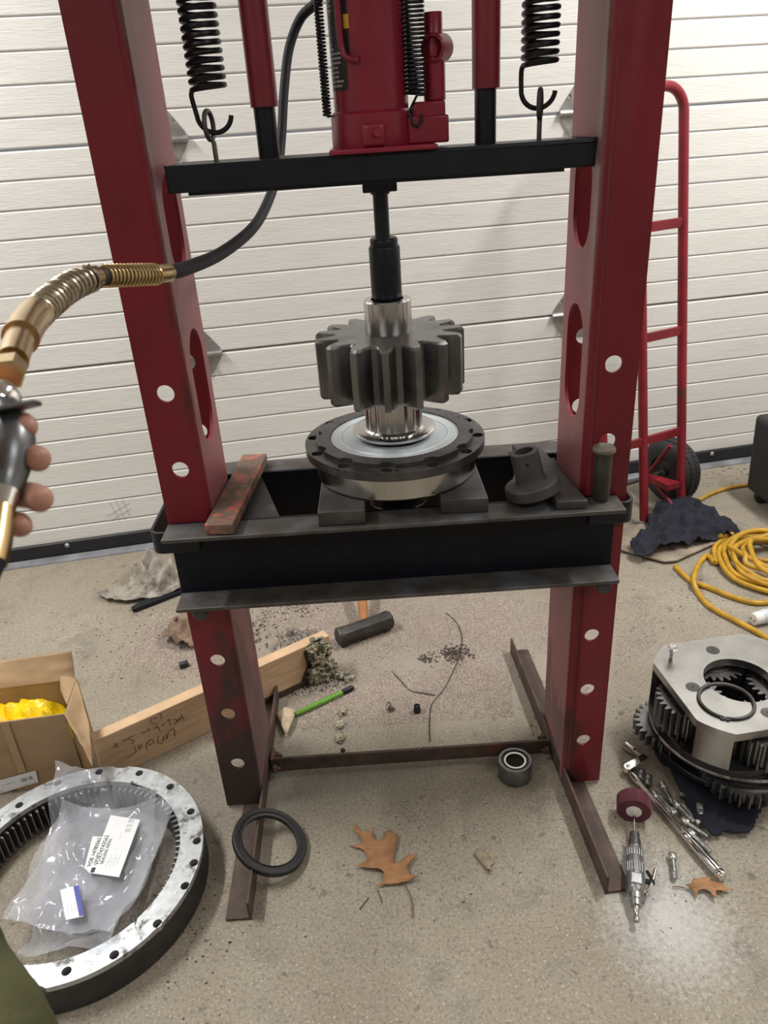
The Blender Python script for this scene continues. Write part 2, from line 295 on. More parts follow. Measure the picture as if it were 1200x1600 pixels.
def tag(o, label=None, cat=None, group=None, kind=None):
    for k, v in (('label', label), ('category', cat), ('group', group), ('kind', kind)):
        if v: o[k] = v
    return o
def thing(name, loc, label, cat, group=None):
    o = bpy.data.objects.new(name, None); COL.objects.link(o); o.location = loc; o.empty_display_size = 0.05
    return tag(o, label, cat, group)
def wloc(o):
    p = Vector(o.location)
    while o.parent: o = o.parent; p += Vector(o.location)
    return p
def obj(name, mb, m, parent=None, bevel=0.0, smooth=35, origin=None, label=None, solid=0.0, seg=2, weld=True):
    """link the collected shape as one mesh; its vertices are in world space and are shifted to its origin"""
    me = bpy.data.meshes.new(name); me.from_pydata(mb.v, [], mb.f)
    bm = bmesh.new(); bm.from_mesh(me)
    if weld: bmesh.ops.remove_doubles(bm, verts=bm.verts, dist=1e-6)
    bmesh.ops.recalc_face_normals(bm, faces=bm.faces); bm.to_mesh(me); bm.free()
    o = bpy.data.objects.new(name, me); COL.objects.link(o)
    base = wloc(parent) if parent else Vector(origin if origin is not None else (0, 0, 0))
    me.transform(Matrix.Translation(-base))
    if parent: o.parent = parent
    else: o.location = base
    me.materials.append(m)
    if smooth:
        me.polygons.foreach_set('use_smooth', [True]*len(me.polygons)); me.set_sharp_from_angle(angle=math.radians(smooth))
    if solid:
        q = o.modifiers.new('solid', 'SOLIDIFY'); q.thickness = solid; q.offset = 0
    if bevel:
        q = o.modifiers.new('bevel', 'BEVEL'); q.width = bevel; q.segments = seg; q.limit_method = 'ANGLE'; q.angle_limit = math.radians(40)
    if label: o['label'] = label
    return o
def dup(root, loc=None, rot=None, label=None):
    def cp(o, par):
        c = o.copy(); COL.objects.link(c); c.parent = par
        for ch in list(o.children): cp(ch, c)
        return c
    r = cp(root, root.parent)
    if loc is not None: r.location = loc
    if rot is not None: r.rotation_euler = rot
    if label: r['label'] = label
    return r
def text(name, s, size, o, ux, uy, m, parent, lift=0.0006):
    c = bpy.data.curves.new(name, 'FONT'); c.body = s; c.size = size; c.extrude = 0.0002
    t = bpy.data.objects.new(name, c); COL.objects.link(t); ux = Vector(ux).normalized(); n = ux.cross(Vector(uy)).normalized(); uy = n.cross(ux)
    R = Matrix((ux, uy, n)).transposed().to_4x4()
    bpy.context.view_layer.update(); me = bpy.data.meshes.new_from_object(t); bpy.data.objects.remove(t); bpy.data.curves.remove(c)
    t = bpy.data.objects.new(name, me); COL.objects.link(t); me.materials.clear(); me.materials.append(m)
    t.parent = parent; me.transform(Matrix.Translation(Vector(o)+n*lift-wloc(parent)) @ R); return t
def spline(pts, k=6):
    pts = [Vector(p) for p in pts]; out = []
    for i in range(len(pts)-1):
        p0, p1, p2, p3 = pts[max(i-1, 0)], pts[i], pts[i+1], pts[min(i+2, len(pts)-1)]
        for j in range(k):
            t = j/k; out.append(0.5*((2*p1)+(p2-p0)*t+(2*p0-5*p1+4*p2-p3)*t*t+(3*p1-p0-3*p2+p3)*t**3))
    return out+[pts[-1]]
def helix(p0, p1, r, turns, n=18, ph=0):
    p0 = Vector(p0); d = Vector(p1)-p0; u, v, a = frame(d); N_ = int(turns*n)
    return [p0+d*(i/N_)+u*(r*math.cos(ph+2*PI*i/n))+v*(r*math.sin(ph+2*PI*i/n)) for i in range(N_+1)]
def gear_outline(n, ro, rr, ph=0.0, ws=((0, .76), (.22, .62), (.52, .48), (.8, .33), (1, .2))):
    P = 2*PI/n; pts = []
    for i in range(n):
        c = ph+i*P
        for h, wd in ws: r = rr+(ro-rr)*h; pts.append((r*math.cos(c-wd*P/2), r*math.sin(c-wd*P/2)))
        for h, wd in reversed(ws): r = rr+(ro-rr)*h; pts.append((r*math.cos(c+wd*P/2), r*math.sin(c+wd*P/2)))
    return pts

# ================================================================ the setting
DA, DB = Vector((-1.39585, 1.24886, 0)), Vector((1.70425, 1.77121, 0))      # floor line of the door
DU = (DB-DA).normalized(); DN = Vector((DU.y, -DU.x, 0))                     # along the door / out of it towards the room
def dw(a, b, z): return DA+DU*a+DN*b+Vector((0, 0, z))                       # door space: along, outward, up
def dM(): return Matrix(((DU.x, DN.x, 0, DA.x), (DU.y, DN.y, 0, DA.y), (0, 0, 1, 0), (0, 0, 0, 1)))
DM = dM(); A0, A1 = -2.4, 4.0
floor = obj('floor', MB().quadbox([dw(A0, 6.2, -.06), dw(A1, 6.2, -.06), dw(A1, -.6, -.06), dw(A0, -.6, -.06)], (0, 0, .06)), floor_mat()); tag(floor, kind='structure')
for nm, b in (('wall_left', [dw(A0-.1, 6.2, 0), dw(A0, 6.2, 0), dw(A0, -.1, 0), dw(A0-.1, -.1, 0)]), ('wall_right', [dw(A1, 6.2, 0), dw(A1+.1, 6.2, 0), dw(A1+.1, -.1, 0), dw(A1, -.1, 0)]),
              ('wall_front', [dw(A0, 6.1, 0), dw(A1, 6.1, 0), dw(A1, 6.2, 0), dw(A0, 6.2, 0)])):
    tag(obj(nm, MB().quadbox(b, (0, 0, 3.0)), WALLM), kind='structure')
tag(obj('ceiling', MB().quadbox([dw(A0-.1, 6.2, 3.0), dw(A1+.1, 6.2, 3.0), dw(A1+.1, -.1, 3.0), dw(A0-.1, -.1, 3.0)], (0, 0, .06)), CEILM), kind='structure')
door = bpy.data.objects.new('door_1', None); COL.objects.link(door); door.location = DA; tag(door, 'white ribbed overhead garage door behind the red press', kind='structure')
S0, SH, NR = 0.028, 0.678, 8
for k in range(4):
    z0 = S0+k*SH; RH = SH/NR
    panel = obj('panel', MB().box(A0, A1, -.05, -.0095 , z0+.002, z0+SH-.002, DM), DOORW, door)
    for j in range(NR):
        za, zb = z0+j*RH, z0+(j+1)*RH; g0 = .0035 if j == 0 else .0011; g1 = .0035 if j == NR-1 else .0011
        prof = [(-.012, za+g0), (-.004, za+g0), (0, za+g0+.004), (0, zb-g1-.004), (-.004, zb-g1), (-.012, zb-g1)]
        m = MB(); vs = [DM @ Vector((a, y, z)) for a in (A0, A1) for y, z in prof]; n = 6
        m.add(vs, [tuple(range(n)), tuple(range(2*n-1, n-1, -1))]+[(i, (i+1) % n, (i+1) % n+n, i+n) for i in range(n)])
        obj('rib', m, DOORW, panel, smooth=20)
tag(obj('wall_back', MB().box(A0, A1, -.15, -.05, S0+4*SH, 3.0, DM), WALLM), kind='structure')
seal = obj('bottom_seal', MB().box(A0, A1, -.04, .012, 0.003, .058, DM), SEALR, door, bevel=.006)
for px, py in ((105, 852), (1112, 709)):
    p = onpl(px, py, dw(0, .012, 0), DN); obj('bolt', MB().lathe([(.009, 0), (.009, .003), (.006, .006), (0, .0065)], 14, o=p, axis=DN), GALV, seal)
for px, py in ((275, 212), (330, 545), (888, 180), (875, 495)):
    p = onpl(px, py, dw(0, 0, 0), DN); a = (p-DA).dot(DU); z = S0+(3 if False else round((p.z-S0)/SH))*SH
    sd = 1 if px < 600 else -1; a -= sd*.03
    def T(x, y, h, a=a, z=z, sd=sd): return dw(a+sd*x, h+.0005, z+y)
    m = MB().prism([(-.07, .085), (.012, .085), (.058, .022), (.064, 0), (.058, -.022), (.012, -.085), (-.07, -.085)], [circ(.03, .05, .006, 10)], .005, T)
    hg = obj('hinge', m, GALV, door, bevel=.0015)
    obj('hinge_barrel', MB().cyl(dw(a-sd*.07, .011, z), dw(a+sd*.066, .011, z), .010, n=14), GALV, hg)
    obj('hinge_bolt', MB().cyl(dw(a+sd*.03, .003, z-.05), dw(a+sd*.03, .013, z-.05), .009, n=6), GALV, hg)
# pencil scribble on the door, scratches of its own
hs = MB()
for q in ([(172, 786), (188, 814)], [(180, 780), (196, 812)], [(190, 778), (204, 808)], [(168, 806), (202, 786)], [(173, 813), (206, 794)]):
    hs.tube([onpl(x, y, dw(0, .0006, 0), DN) for x, y in q], .0007, 4)
obj('pencil_scribble', hs, INKG, door)
tag(obj('trim_1', MB().box(A0, A1, .013, .062, -.01, .004, DM), SILL), kind='structure')

# ================================================================ hydraulic press
XL, XLi, XRi, XR, D = -0.400, -0.3155, 0.3793, 0.4669, 0.2027
T_ = 0.006; HZ = [0.1343+.1446*k for k in range(7)]; POST_TOP = 1.80
frame_ = thing('hydraulic_press', (0.035, .1, 0), 'red shop press frame with two slotted uprights on angle iron feet', 'press')
def upright(xo, xi, pm):
    s = 1 if xi > xo else -1; cr = .012; m = MB(); xc = (xo+xi)/2
    holes = [circ(xc, z, .0155, 28) for z in HZ]
    for ya in (0, D-T_):
        x0, x1 = sorted((xo+(s*.012 if ya else 0), xi-s*cr)); m.prism([(x0, .006), (x1, .006), (x1, POST_TOP), (x0, POST_TOP)], holes, T_, lambda x, y, z, ya=ya: (x, ya+z, y))
    yc = D/2
    def slot(z0, z1, r=.054):
        a = [(yc+r*math.cos(t), z1-r+r*math.sin(t)) for t in np.linspace(0, PI, 15)]; b = [(yc+r*math.cos(t), z0+r+r*math.sin(t)) for t in np.linspace(PI, 2*PI, 15)]
        return a+b
    x0 = min(xi, xi-s*T_)
    m.prism([(cr, .006), (D-cr, .006), (D-cr, POST_TOP), (cr, POST_TOP)], [slot(.876, 1.088), slot(1.183, 1.345)], T_, lambda x, y, z: (x0+z, x, y))
    for yb, sg in ((cr, -1), (D-cr, 1)):                # the two rounded bends
        ts = np.linspace(0, PI/2, 7); q = []
        for r in (cr, cr-T_): q.append([(xi-s*cr+s*r*math.cos(t), yb+sg*r*math.sin(t)) for t in ts])
        lp = q[0]+q[1][::-1]; n = len(lp); vs = [(x, y, z) for z in (.006, POST_TOP) for x, y in lp]
        m.add(vs, [(i, (i+1) % n, (i+1) % n+n, i+n) for i in range(n)]+[tuple(range(n)), tuple(range(2*n-1, n-1, -1))])
    u = obj('upright', m, pm, frame_, smooth=30)
    return u
upL = upright(XL, XLi, REDD); upR = upright(XR, XRi, RED)
def foot(pts_front, pts_back, s):
    """angle iron: flat leg on the floor towards the outside, standing leg on the inside; pts = inner line on the floor"""
    f, b = Vector(pts_front), Vector(pts_back); d = (b-f).normalized(); o = Vector((-d.y, d.x, 0))*(1 if s < 0 else -1)   # outward
    wd = .052
    m = MB().quadbox([f, f+o*wd, b+o*wd, b], (0, 0, .006)); m.quadbox([f, f+o*.006, b+o*.006, b], (0, 0, .05))
    return obj('foot', m, FOOT, frame_, bevel=.0015, smooth=30)
foot((-.309, -.2885, 0), (-.3125, .50, 0), -1); foot((.398, -.286, 0), (.350, .505, 0), 1)
cb = MB().box(-.300, .372, .098, .106, .004, .044); cb.box(-.306, -.298, .098, .14, .004, .044); cb.box(.368, .376, .098, .14, .004, .044)
cbar = obj('cross_bar', cb, FOOT, frame_, bevel=.002)
for x, y in ((-.296, .128), (-.296, .085), (.365, .128), (.365, .085)):
    sx = 1 if x < 0 else -1
    obj('bolt', MB().lathe([(.010, 0), (.010, .009)], 6, o=(x-sx*.002, y, .026), axis=(sx, 0, 0)).lathe([(.005, .009), (.005, .017), (0, .018)], 12, o=(x-sx*.002, y, .026), axis=(sx, 0, 0)), FOOT, frame_)
hb = MB()
for y0, y1 in ((-.008, -.001), (D+.001, D+.008)): hb.box(XL, XR, y0, y1, 1.64, 1.80)
hb.box(XLi, XRi, 0.0, D, 1.64, 1.648)
obj('head_beam', hb, RED, frame_, bevel=.002)
for x, zb in ((-.1405, 1.432), (.2145, 1.438)):
    obj('guide_sleeve', MB().lathe([(.0180, 0), (.0222, 0), (.0222, 1.641-zb), (.0180, 1.641-zb)], 32, o=(x, .101, zb), closed=True), REDS, frame_)
# small hooks of the springs live with the springs

bed = thing('press_bed', (0.023, .1, .5913), 'black steel channel bed of the press with dusty flanges', 'press bed')
BL, BR, ZT, ZB = -.3994, .4462, .75, .5913
def channel(yw, sgn, name):
    m = MB(); t = .008
    ys = sorted((yw, yw+sgn*.007)); m.box(BL, BR, ys[0], ys[1], ZB, ZT)
    c = obj(name, m, BEDP, bed, bevel=.001)
    for z in (ZB, ZT-t):
        y0, y1 = sorted((yw+sgn*.0071, yw+sgn*.067)); y2 = sorted((yw, yw+sgn*.067))
        fl = MB().box(BL, BR, y2[0], y2[1], z+(0 if z == ZB else t-.0012), z+(.0012 if z == ZB else t)) if False else MB().box(BL, BR, y0, y1, z, z+t)
        obj('flange', fl, FLNG, c, bevel=.0015)
    return c
channel(0.0, -1, 'front_channel'); channel(.2105, 1, 'rear_channel')
gl = MB().quadbox([(XLi+.001, .2095, .734), (-.247, .2095, .734), (-.187, .0005, .734), (XLi+.001, .0005, .734)], (0, 0, .006))
obj('gusset_plate', gl, DSTL, bed); gr = MB().quadbox([(.300, .2095, .734), (XRi-.001, .2095, .734), (XRi-.001, .0005, .734), (.240, .0005, .734)], (0, 0, .006)); obj('gusset_plate', gr, DSTL, bed)
def strap(x_in, x_out):
    s = -1 if x_out < x_in else 1; r = .022; y0, y1 = -.015, .226
    def path(o):
        q = [(x_in, y0-o)]
        q += [(x_out-s*r+s*(r+o)*math.sin(t), y0+r-(r+o)*math.cos(t)) for t in np.linspace(0, PI/2, 7)]
        q += [(x_out-s*r+s*(r+o)*math.cos(t), y1-r+(r+o)*math.sin(t)) for t in np.linspace(0, PI/2, 7)]
        return q+[(x_in, y1+o)]
    a, b = path(0), path(-.0065); n = len(a); vs = [(x, y, z) for z in (.693, .738) for q in (a, b) for x, y in q]; fs = []
    for i in range(n-1):
        fs += [(i, i+1, n+i+1, n+i), (2*n+i, 2*n+i+1, 3*n+i+1, 3*n+i), (i, i+1, 2*n+i+1, 2*n+i), (n+i, n+i+1, 3*n+i+1, 3*n+i)]
    fs += [(0, n, 3*n, 2*n), (n-1, 2*n-1, 4*n-1, 3*n-1)]
    obj('end_strap', MB().add(vs, fs), BLACK, bed, bevel=.0012)
strap(-.345, -.437); strap(.395, .482)

def pin(x, label):
    t = thing('support_pin', (x, .1, .5758), label, 'pin', None)
    obj('shaft', MB().lathe([(0, 0), (.0125, 0), (.0145, .003), (.0145, .315), (.0125, .318), (0, .318)], 24, o=(x, -.057, HZ[3]+.0085), axis=(0, 1, 0)), SOOT, t)
pin((XL+XLi)/2-.001, 'black round support pin through the left upright under the bed')
pin((XR+XRi)/2-.001, 'black round support pin through the right upright under the bed')

cbm = thing('press_crossbeam', (0.035, .1, 1.32), 'black moving crossbeam with two guide rods between the red uprights', 'beam')
m = MB().box(-.300, .3775, .028, .034, 1.318, 1.358); m.box(-.300, .3775, .168, .174, 1.318, 1.358); m.box(-.300, .3775, .028, .174, 1.352, 1.358)
obj('beam', m, BLACK, cbm, bevel=.002); obj('edge_strip', MB().box(-.27, .33, .0345, .042, 1.313, 1.352), BLACK, cbm)
for x in (-.1415, .2135): obj('guide_rod', MB().cyl((x, .101, 1.358), (x, .101, 1.62), .0174, n=32), BLACK, cbm)
obj('nose_block', MB().box(.007, .064, .072, .13, 1.297, 1.351), BLACK, cbm, bevel=.002)
for x, sx in ((-.229, -1), (.302, 1)):
    xt = x-(.004 if x < 0 else 0)
    e = MB().tube([(x, .101, 1.353), (x, .101, 1.385)]+[(xt+.0085*math.sin(t)*.5, .101+.011*math.cos(t)-.0, 1.416-.022*math.cos(t)) if False else (xt+.0045*math.sin(t), .101+.013*math.sin(t), 1.411-.021*math.cos(t)) for t in np.linspace(.2, 2*PI-.2, 22)], .0040, 10)
    obj('eye_bolt', e, DSTL, cbm)
    obj('nut', MB().lathe([(.008, 0), (.008, .007)], 6, o=(x, .101, 1.3425)), DSTL, cbm)

def big_spring(cx, zb, label, sd):
    t = thing('return_spring', (cx, .101, zb-.06), label, 'spring', 'black return springs of the crossbeam')
    R_, wr = .0262, .0042; p = .0117; n = int((1.66-zb)/p)
    c = helix((cx, .101, zb), (cx, .101, zb+n*p), R_, n, 24, -PI/2)
    obj('coil', MB().tube(c, wr, 8), SPRING, t)
    hk = [c[0], c[0]+Vector((-.0025, .001, -.008))]+[Vector((cx+sd+.0275*math.cos(a), .101, zb-.034-.027*math.sin(a))) for a in np.linspace(PI, .12, 14)]
    obj('hook', MB().tube(spline(hk, 3), wr*.95, 8), SPRING, t)
big_spring(-.2255, 1.461, 'black coil return spring hooked left of the jack', .003)
big_spring(.2995, 1.466, 'black coil return spring hooked right of the jack', -.001)

# ---------------------------------------------------------------- bottle jack on the crossbeam
jx, jy = .030, .101
jack = thing('bottle_jack', (jx, jy, 1.358), 'maroon air over hydraulic bottle jack standing on the crossbeam', 'jack')
obj('foot_plate', MB().box(-.041, .128, .020, .176, 1.3582, 1.3655), REDJ, jack, bevel=.002)
obj('base', MB().lathe([(.066, 0), (.067, .003), (.066, .048), (.0615, .052), (.0, .052)], 48, o=(jx, jy, 1.3655)), REDJ, jack, smooth=30)
obj('body', MB().lathe([(.0595, 0), (.0595, .215), (.050, .222), (.03, .222), (.03, .25), (0, .25)], 56, o=(jx, jy, 1.417)), REDJ, jack)
obj('base_lug', MB().box(.012, .048, .028, .06, 1.366, 1.40), REDJ, jack, bevel=.006, seg=3)
obj('release_valve', MB().cyl((.036, .018, 1.386), (.030, .035, 1.384), .006, n=12), REDJ, jack)
pb = MB().box(.085, .150, .062, .135, 1.3655, 1.405); pb.box(.095, .146, .07, .125, 1.40, 1.425)
obj('pump_block', pb, REDJ, jack, bevel=.003)
obj('pump_cylinder', MB().lathe([(.016, 0), (.0175, .002), (.0175, .055), (.0155, .056), (.0155, .06), (.017, .061), (.017, .075), (.0145, .079), (.0145, .12), (0, .12)], 28, o=(.132, .098, 1.425)), REDJ, jack)
obj('handle_socket', MB().ring(ony(675, 75, .078), Vector((.52, .85, .04)), .0205, .0160, .036, 32, .002), REDJ, jack)
obj('socket_link', MB().box(.118, .146, .092, .112, 1.47, 1.515), REDJ, jack, bevel=.004)
def jack_spring(x, y, zb, r, wr, pitch, ph=0):
    n = int((1.66-zb)/pitch); c = helix((x, y, zb), (x, y, zb+n*pitch), r, n, 14, ph)
    q = [Vector((x+.004, y-.004, zb-.034)), Vector((x-.006, y-.004, zb-.03)), Vector((x-r*.6, y, zb-.016))] if wr > .0019 else []
    sp = obj('jack_spring', MB().tube(q+c, wr, 6), SPRING, jack)
jack_spring(.101, .075, 1.434, .0150, .0022, .0058); jack_spring(-.0415, .088, 1.412, .0058, .0018, .0048)
hk = MB().tube([Vector((.088, .062, 1.41)), Vector((.092, .058, 1.395)), Vector((.100, .058, 1.390)), Vector((.106, .058, 1.397)), Vector((.107, .058, 1.408))], .0022, 8); obj('spring_hook', hk, SPRING, jack)
obj('oil_pipe', MB().tube(spline([(-.012, .046, 1.59), (-.012, .047, 1.52), (-.008, .045, 1.495), (.002, .040, 1.487), (.013, .041, 1.486)], 6), .0045, 12), REDJ, jack)
def on_cyl(r, a, z): return Vector((jx+r*math.sin(a), jy-r*math.cos(a), z))          # a: angle from the viewer's side, to the right
def patch(a0, a1, z0, z1, r, m, name, parent, skew=0.0, n=10):
    vs = []
    for i in range(n+1):
        a = a0+(a1-a0)*i/n; vs += [on_cyl(r, a, z0+skew*(a-a0)), on_cyl(r, a, z1+skew*(a-a0))]
    return obj(name, MB().add(vs, [(2*i, 2*i+2, 2*i+3, 2*i+1) for i in range(n)]), m, parent)
dec = patch(-1.45, -.62, 1.447, 1.60, .0599, DECAL, 'warning_decal', jack)
rr = random.Random(3)
for i in range(23):
    z = 1.452+i*.0062; a1 = -.72-(rr.random()*.35 if i > 7 else rr.random()*.2)-(.25 if i > 7 else 0); a = -1.40
    while a < a1-.06:
        b = min(a1, a+.05+.12*rr.random()); patch(a, b, z, z+.0026, .0603, DECALW, 'print_line', dec, n=3); a = b+.018
patch(-.60, -.50, 1.49, 1.60, .0599, DECAL, 'decal_edge', jack, n=3)
patch(-.63, -.47, 1.527, 1.545, .0602, YELS, 'amber_sticker', jack, n=4)

# ---------------------------------------------------------------- the pressed stack
AX, AY = .0385, .119
pun = thing('pressing_punch', (AX, AY, 1.115), 'black stepped round punch standing on the gear under the crossbeam', 'punch')
obj('body', MB().lathe([(0, 0), (.0255, 0), (.0275, .003), (.0275, .087), (.0262, .09), (.0245, .091), (.0245, .101), (.0225, .104), (0, .104)], 40, o=(AX, AY, 1.1162)), BLACK, pun)
obj('neck', MB().lathe([(.0145, 0), (.013, .006), (.013, .071), (.0165, .0725), (.0165, .0765), (0, .0765)], 32, o=(AX-.002, AY-.012, 1.2198)), BLACK, pun)
gear = thing('pinion_gear', (AX, AY, .862), 'large grey spur gear with fifteen teeth and polished hub under the punch', 'gear')
G0, G1 = .945, 1.056; ph = -PI/2+math.radians(-5)
go = gear_outline(15, .1385, .1035, ph); gi = [(x*(1-.0045/math.hypot(x, y)), y*(1-.0045/math.hypot(x, y))) for x, y in go]; n = len(go)
gv = [(AX+x, AY+y, z) for q, z in ((gi, G0), (go, G0+.005), (go, G1-.005), (gi, G1)) for x, y in q]
gf = [(j*n+i, j*n+(i+1) % n, (j+1)*n+(i+1) % n, (j+1)*n+i) for j in range(3) for i in range(n)]
k = len(gv); gv += [(AX, AY, G0), (AX, AY, G1)]
gf += [(k, (i+1) % n, i) for i in range(n)]+[(k+1, 3*n+i, 3*n+(i+1) % n) for i in range(n)]
obj('toothed_wheel', MB().add(gv, gf), GEAR, gear, smooth=16)
obj('collar', MB().lathe([(.030, 0), (.0425, 0), (.0432, .002), (.0432, .057), (.0410, .0598), (.030, .0598)], 48, o=(AX, AY, G1-.0005), closed=True), BRIGHT2, gear)
hubp = []; 
for i in range(96):
    t = 2*PI*i/96; r = .0535+.0022*math.cos(15*t); hubp.append((AX+r*math.cos(t), AY+r*math.sin(t)))
obj('splined_hub', MB().prism(hubp, [], G0-.872, lambda x, y, z: (x, y, .872+z)), BRIGHT, gear, smooth=50)
obj('hub_flange', MB().lathe([(0, 0), (.079, 0), (.081, .002), (.081, .006), (.078, .008), (.060, .0085), (.056, .012), (0, .012)], 56, o=(AX, AY, .862)), BRIGHT, gear)
hub = thing('bearing_housing', (AX, AY+.005, .7805), 'round flanged bearing housing with polished rim and pale seal disc on the bed', 'housing')
HY = AY+.005; HX = AX
obj('barrel', MB().lathe([(.10, 0), (.1545, 0), (.1575, .003), (.1575, .048), (.10, .048)], 72, o=(HX, HY, .7805), closed=True), BRIGHT2, hub)
obj('inner_boss', MB().lathe([(0, 0), (.062, 0), (.065, .004), (.065, .07), (0, .07)], 40, o=(HX, HY, .712)), CASTI, hub)
obj('web', MB().ring((HX, HY, .7815), (0, 0, 1), .101, .05, .02, 40), CASTI, hub)
hn = 12; bolts = [(HX+.1625*math.cos(a), HY+.1625*math.sin(a)) for a in [math.radians(-97.5+30*i) for i in range(hn)]]
outer = circ(HX, HY, .1765, 120)
obj('flange', MB().prism(outer, [circ(x, y, .0108, 20) for x, y in bolts]+[circ(HX, HY, .128, 72)], .017, lambda x, y, z: (x, y, .829+z)), CASTI, hub, bevel=.0015, smooth=40)
rim = []
for i in range(360):
    t = 2*PI*i/360; r = .1545
    for bx, by in bolts:
        ba = math.atan2(by-HY, bx-HX); dd = abs((t-ba+PI) % (2*PI)-PI)
        if dd < .09: r = min(r, .1545-.0095*math.sqrt(max(0, 1-(dd/.09)**2)))
    rim.append((HX+r*math.cos(t), HY+r*math.sin(t)))
obj('raised_rim', MB().prism(rim, [circ(HX, HY, .1265, 96)], .0085, lambda x, y, z: (x, y, .846+z)), CASTI, hub, bevel=.001, smooth=50)
obj('seal_disc', MB().lathe([(.07, 0), (.1262, 0), (.1262, .0045), (.1235, .006), (.1225, .0045), (.108, .0045), (.107, .0055), (.104, .0055), (.103, .0045), (.07, .0045)], 72, o=(HX, HY, .8475), closed=True), ZINC, hub)
for ang in (-91,): obj('dowel_hole', MB().cyl((HX+.166*math.cos(math.radians(ang)), HY+.166*math.sin(math.radians(ang)), .8455), (HX+.166*math.cos(math.radians(ang)), HY+.166*math.sin(math.radians(ang)), .8465), .004, n=12), OILY, hub)

def plate(name, b, h, m, label, cat, bev=.002, group=None):
    c = sum((Vector(p) for p in b), Vector())/4
    t = obj(name, MB().quadbox(b, (0, 0, h)), m, origin=c, bevel=bev); tag(t, label, cat, group); return t
z = .7504
plate('arbor_plate', [(-.113, -.055, z), (-.027, -.057, z), (-.022, .27, z), (-.107, .27, z)], .0292, DSTL, 'thick grey steel arbor plate under the left side of the bearing housing', 'steel plate')
plate('arbor_plate', [(.112, -.037, z), (.199, -.042, z), (.196, .262, z), (.115, .266, z)], .0292, DSTL, 'thick grey steel arbor plate under the right side of the bearing housing', 'steel plate')
plate('flat_bar', [(-.318, -.058, z+.0006), (-.266, -.064, z+.0006), (-.238, .262, z+.0006), (-.291, .266, z+.0006)], .021, RUSTB, 'worn steel bar with flaking orange paint lying beside the left upright', 'steel bar')
plate('flat_bar', [(.322, -.052, z), (.378, -.055, z), (.346, .232, z), (.293, .236, z)], .0175, DSTL, 'bare grey steel flat bar lying beside the right upright', 'steel bar')
# flared bushing leaning on the flat bar
bu = thing('flanged_bushing', (.283, -.005, .765), 'dark grey flanged bushing with side hole, tilted on the grey flat bar', 'bushing')
ax = Vector((-.235, .10, .965)).normalized(); bo = Vector((.2905, -.004, .7655))
obj('flange', MB().lathe([(.012, 0), (.049, 0), (.0515, .0025), (.0515, .0205), (.049, .023), (.034, .0238), (.0295, .026), (.0278, .030), (.0268, .036), (.0262, .083), (.0245, .085), (.0175, .085), (.0175, .01), (.012, .01)], 56, o=bo, axis=ax, closed=True), SOOT, bu)
uu, vv, aa = frame(ax); side = (Vector((-.10, -1, 0))-aa*Vector((-.10, -1, 0)).dot(aa)).normalized()
obj('cross_hole', MB().cyl(bo+aa*.066+side*.0255, bo+aa*.066+side*.0268, .0035, n=14), OILY, bu)
lp = onz(938, 780, .7504)
hp = thing('headed_pin', (lp.x, lp.y, .7504), 'spare headed steel pin standing at the right end of the bed', 'pin')
obj('shaft', MB().lathe([(0, 0), (.0135, 0), (.0155, .003), (.0155, .006), (.0162, .008), (.0162, .096), (0, .096)], 28, o=(lp.x, lp.y, .7505)), mat('olive_steel', (.06, .058, .045), .45, .5, var=.3, scale=30), hp)
obj('head', MB().lathe([(0, 0), (.0185, 0), (.0205, .002), (.0205, .007), (.0185, .010), (0, .0105)], 32, o=(lp.x, lp.y, .8465)), mat('worn_pin_head', (.19, .175, .14), .45, .6, var=.3, scale=30), hp)

# ================================================================ ring gear and bags, lower left
RC, RO, RI, RH_ = Vector((-.679, -.189, 0)), .2637, .2165, .080
rg = thing('ring_gear', RC, 'big iron ring gear with inner teeth and scuffed bright top, lying on the floor', 'gear')
def circle_h(px, py, r=.0088, n=18): p = onz(px, py, RH_); return circ(p.x, p.y, r, n)
hol = [circle_h(*q) for q in ((154.7, 1206), (217.5, 1208), (266, 1229), (298, 1268), (307.5, 1314), (303, 1348), (289, 1384), (246, 1443), (178.5, 1492), (104, 1517.5), (30, 1258), (90, 1223))]
for a in (150, 172, 198, 222): hol.append(circ(RC.x+.24*math.cos(math.radians(a)), RC.y+.24*math.sin(math.radians(a)), .0088, 18))
out_ = []
notch = [(onz(190, 1198, RH_)-RC), (onz(57, 1533, RH_)-RC)]; na = [math.atan2(v.y, v.x) for v in notch]
for i in range(180):
    t = 2*PI*i/180; r = RO-(.006 if any(abs((t-a+PI) % (2*PI)-PI) < .045 for a in na) else 0); out_.append((RC.x+r*math.cos(t), RC.y+r*math.sin(t)))
obj('top_face', MB().prism(out_, hol+[circ(RC.x, RC.y, RI, 144)], .012, lambda x, y, z: (x, y, .068+z)), RINGT, rg, smooth=30, bevel=.0012)
obj('rim', MB().ring((RC.x, RC.y, .0002), (0, 0, 1), RO, .226, .0679, 160, .002), RINGS, rg)
tn = 92; tp = []
for i in range(tn):
    for f, r in ((0, .2255), (.25, .2165), (.42, .2035), (.58, .2035), (.75, .2165)): t = 2*PI*(i+f)/tn; tp.append((RC.x+r*math.cos(t), RC.y+r*math.sin(t)))
obj('inner_teeth', MB().prism(circ(RC.x, RC.y, .2268, 160), [tp], .060, lambda x, y, z: (x, y, .004+z)), RINGI, rg, smooth=20)
obj('hole_plug', MB().cyl(onz(90, 1223, .0685), onz(90, 1223, .0685)+Vector((0, 0, .010)), .0087, n=18), RINGI, rg)

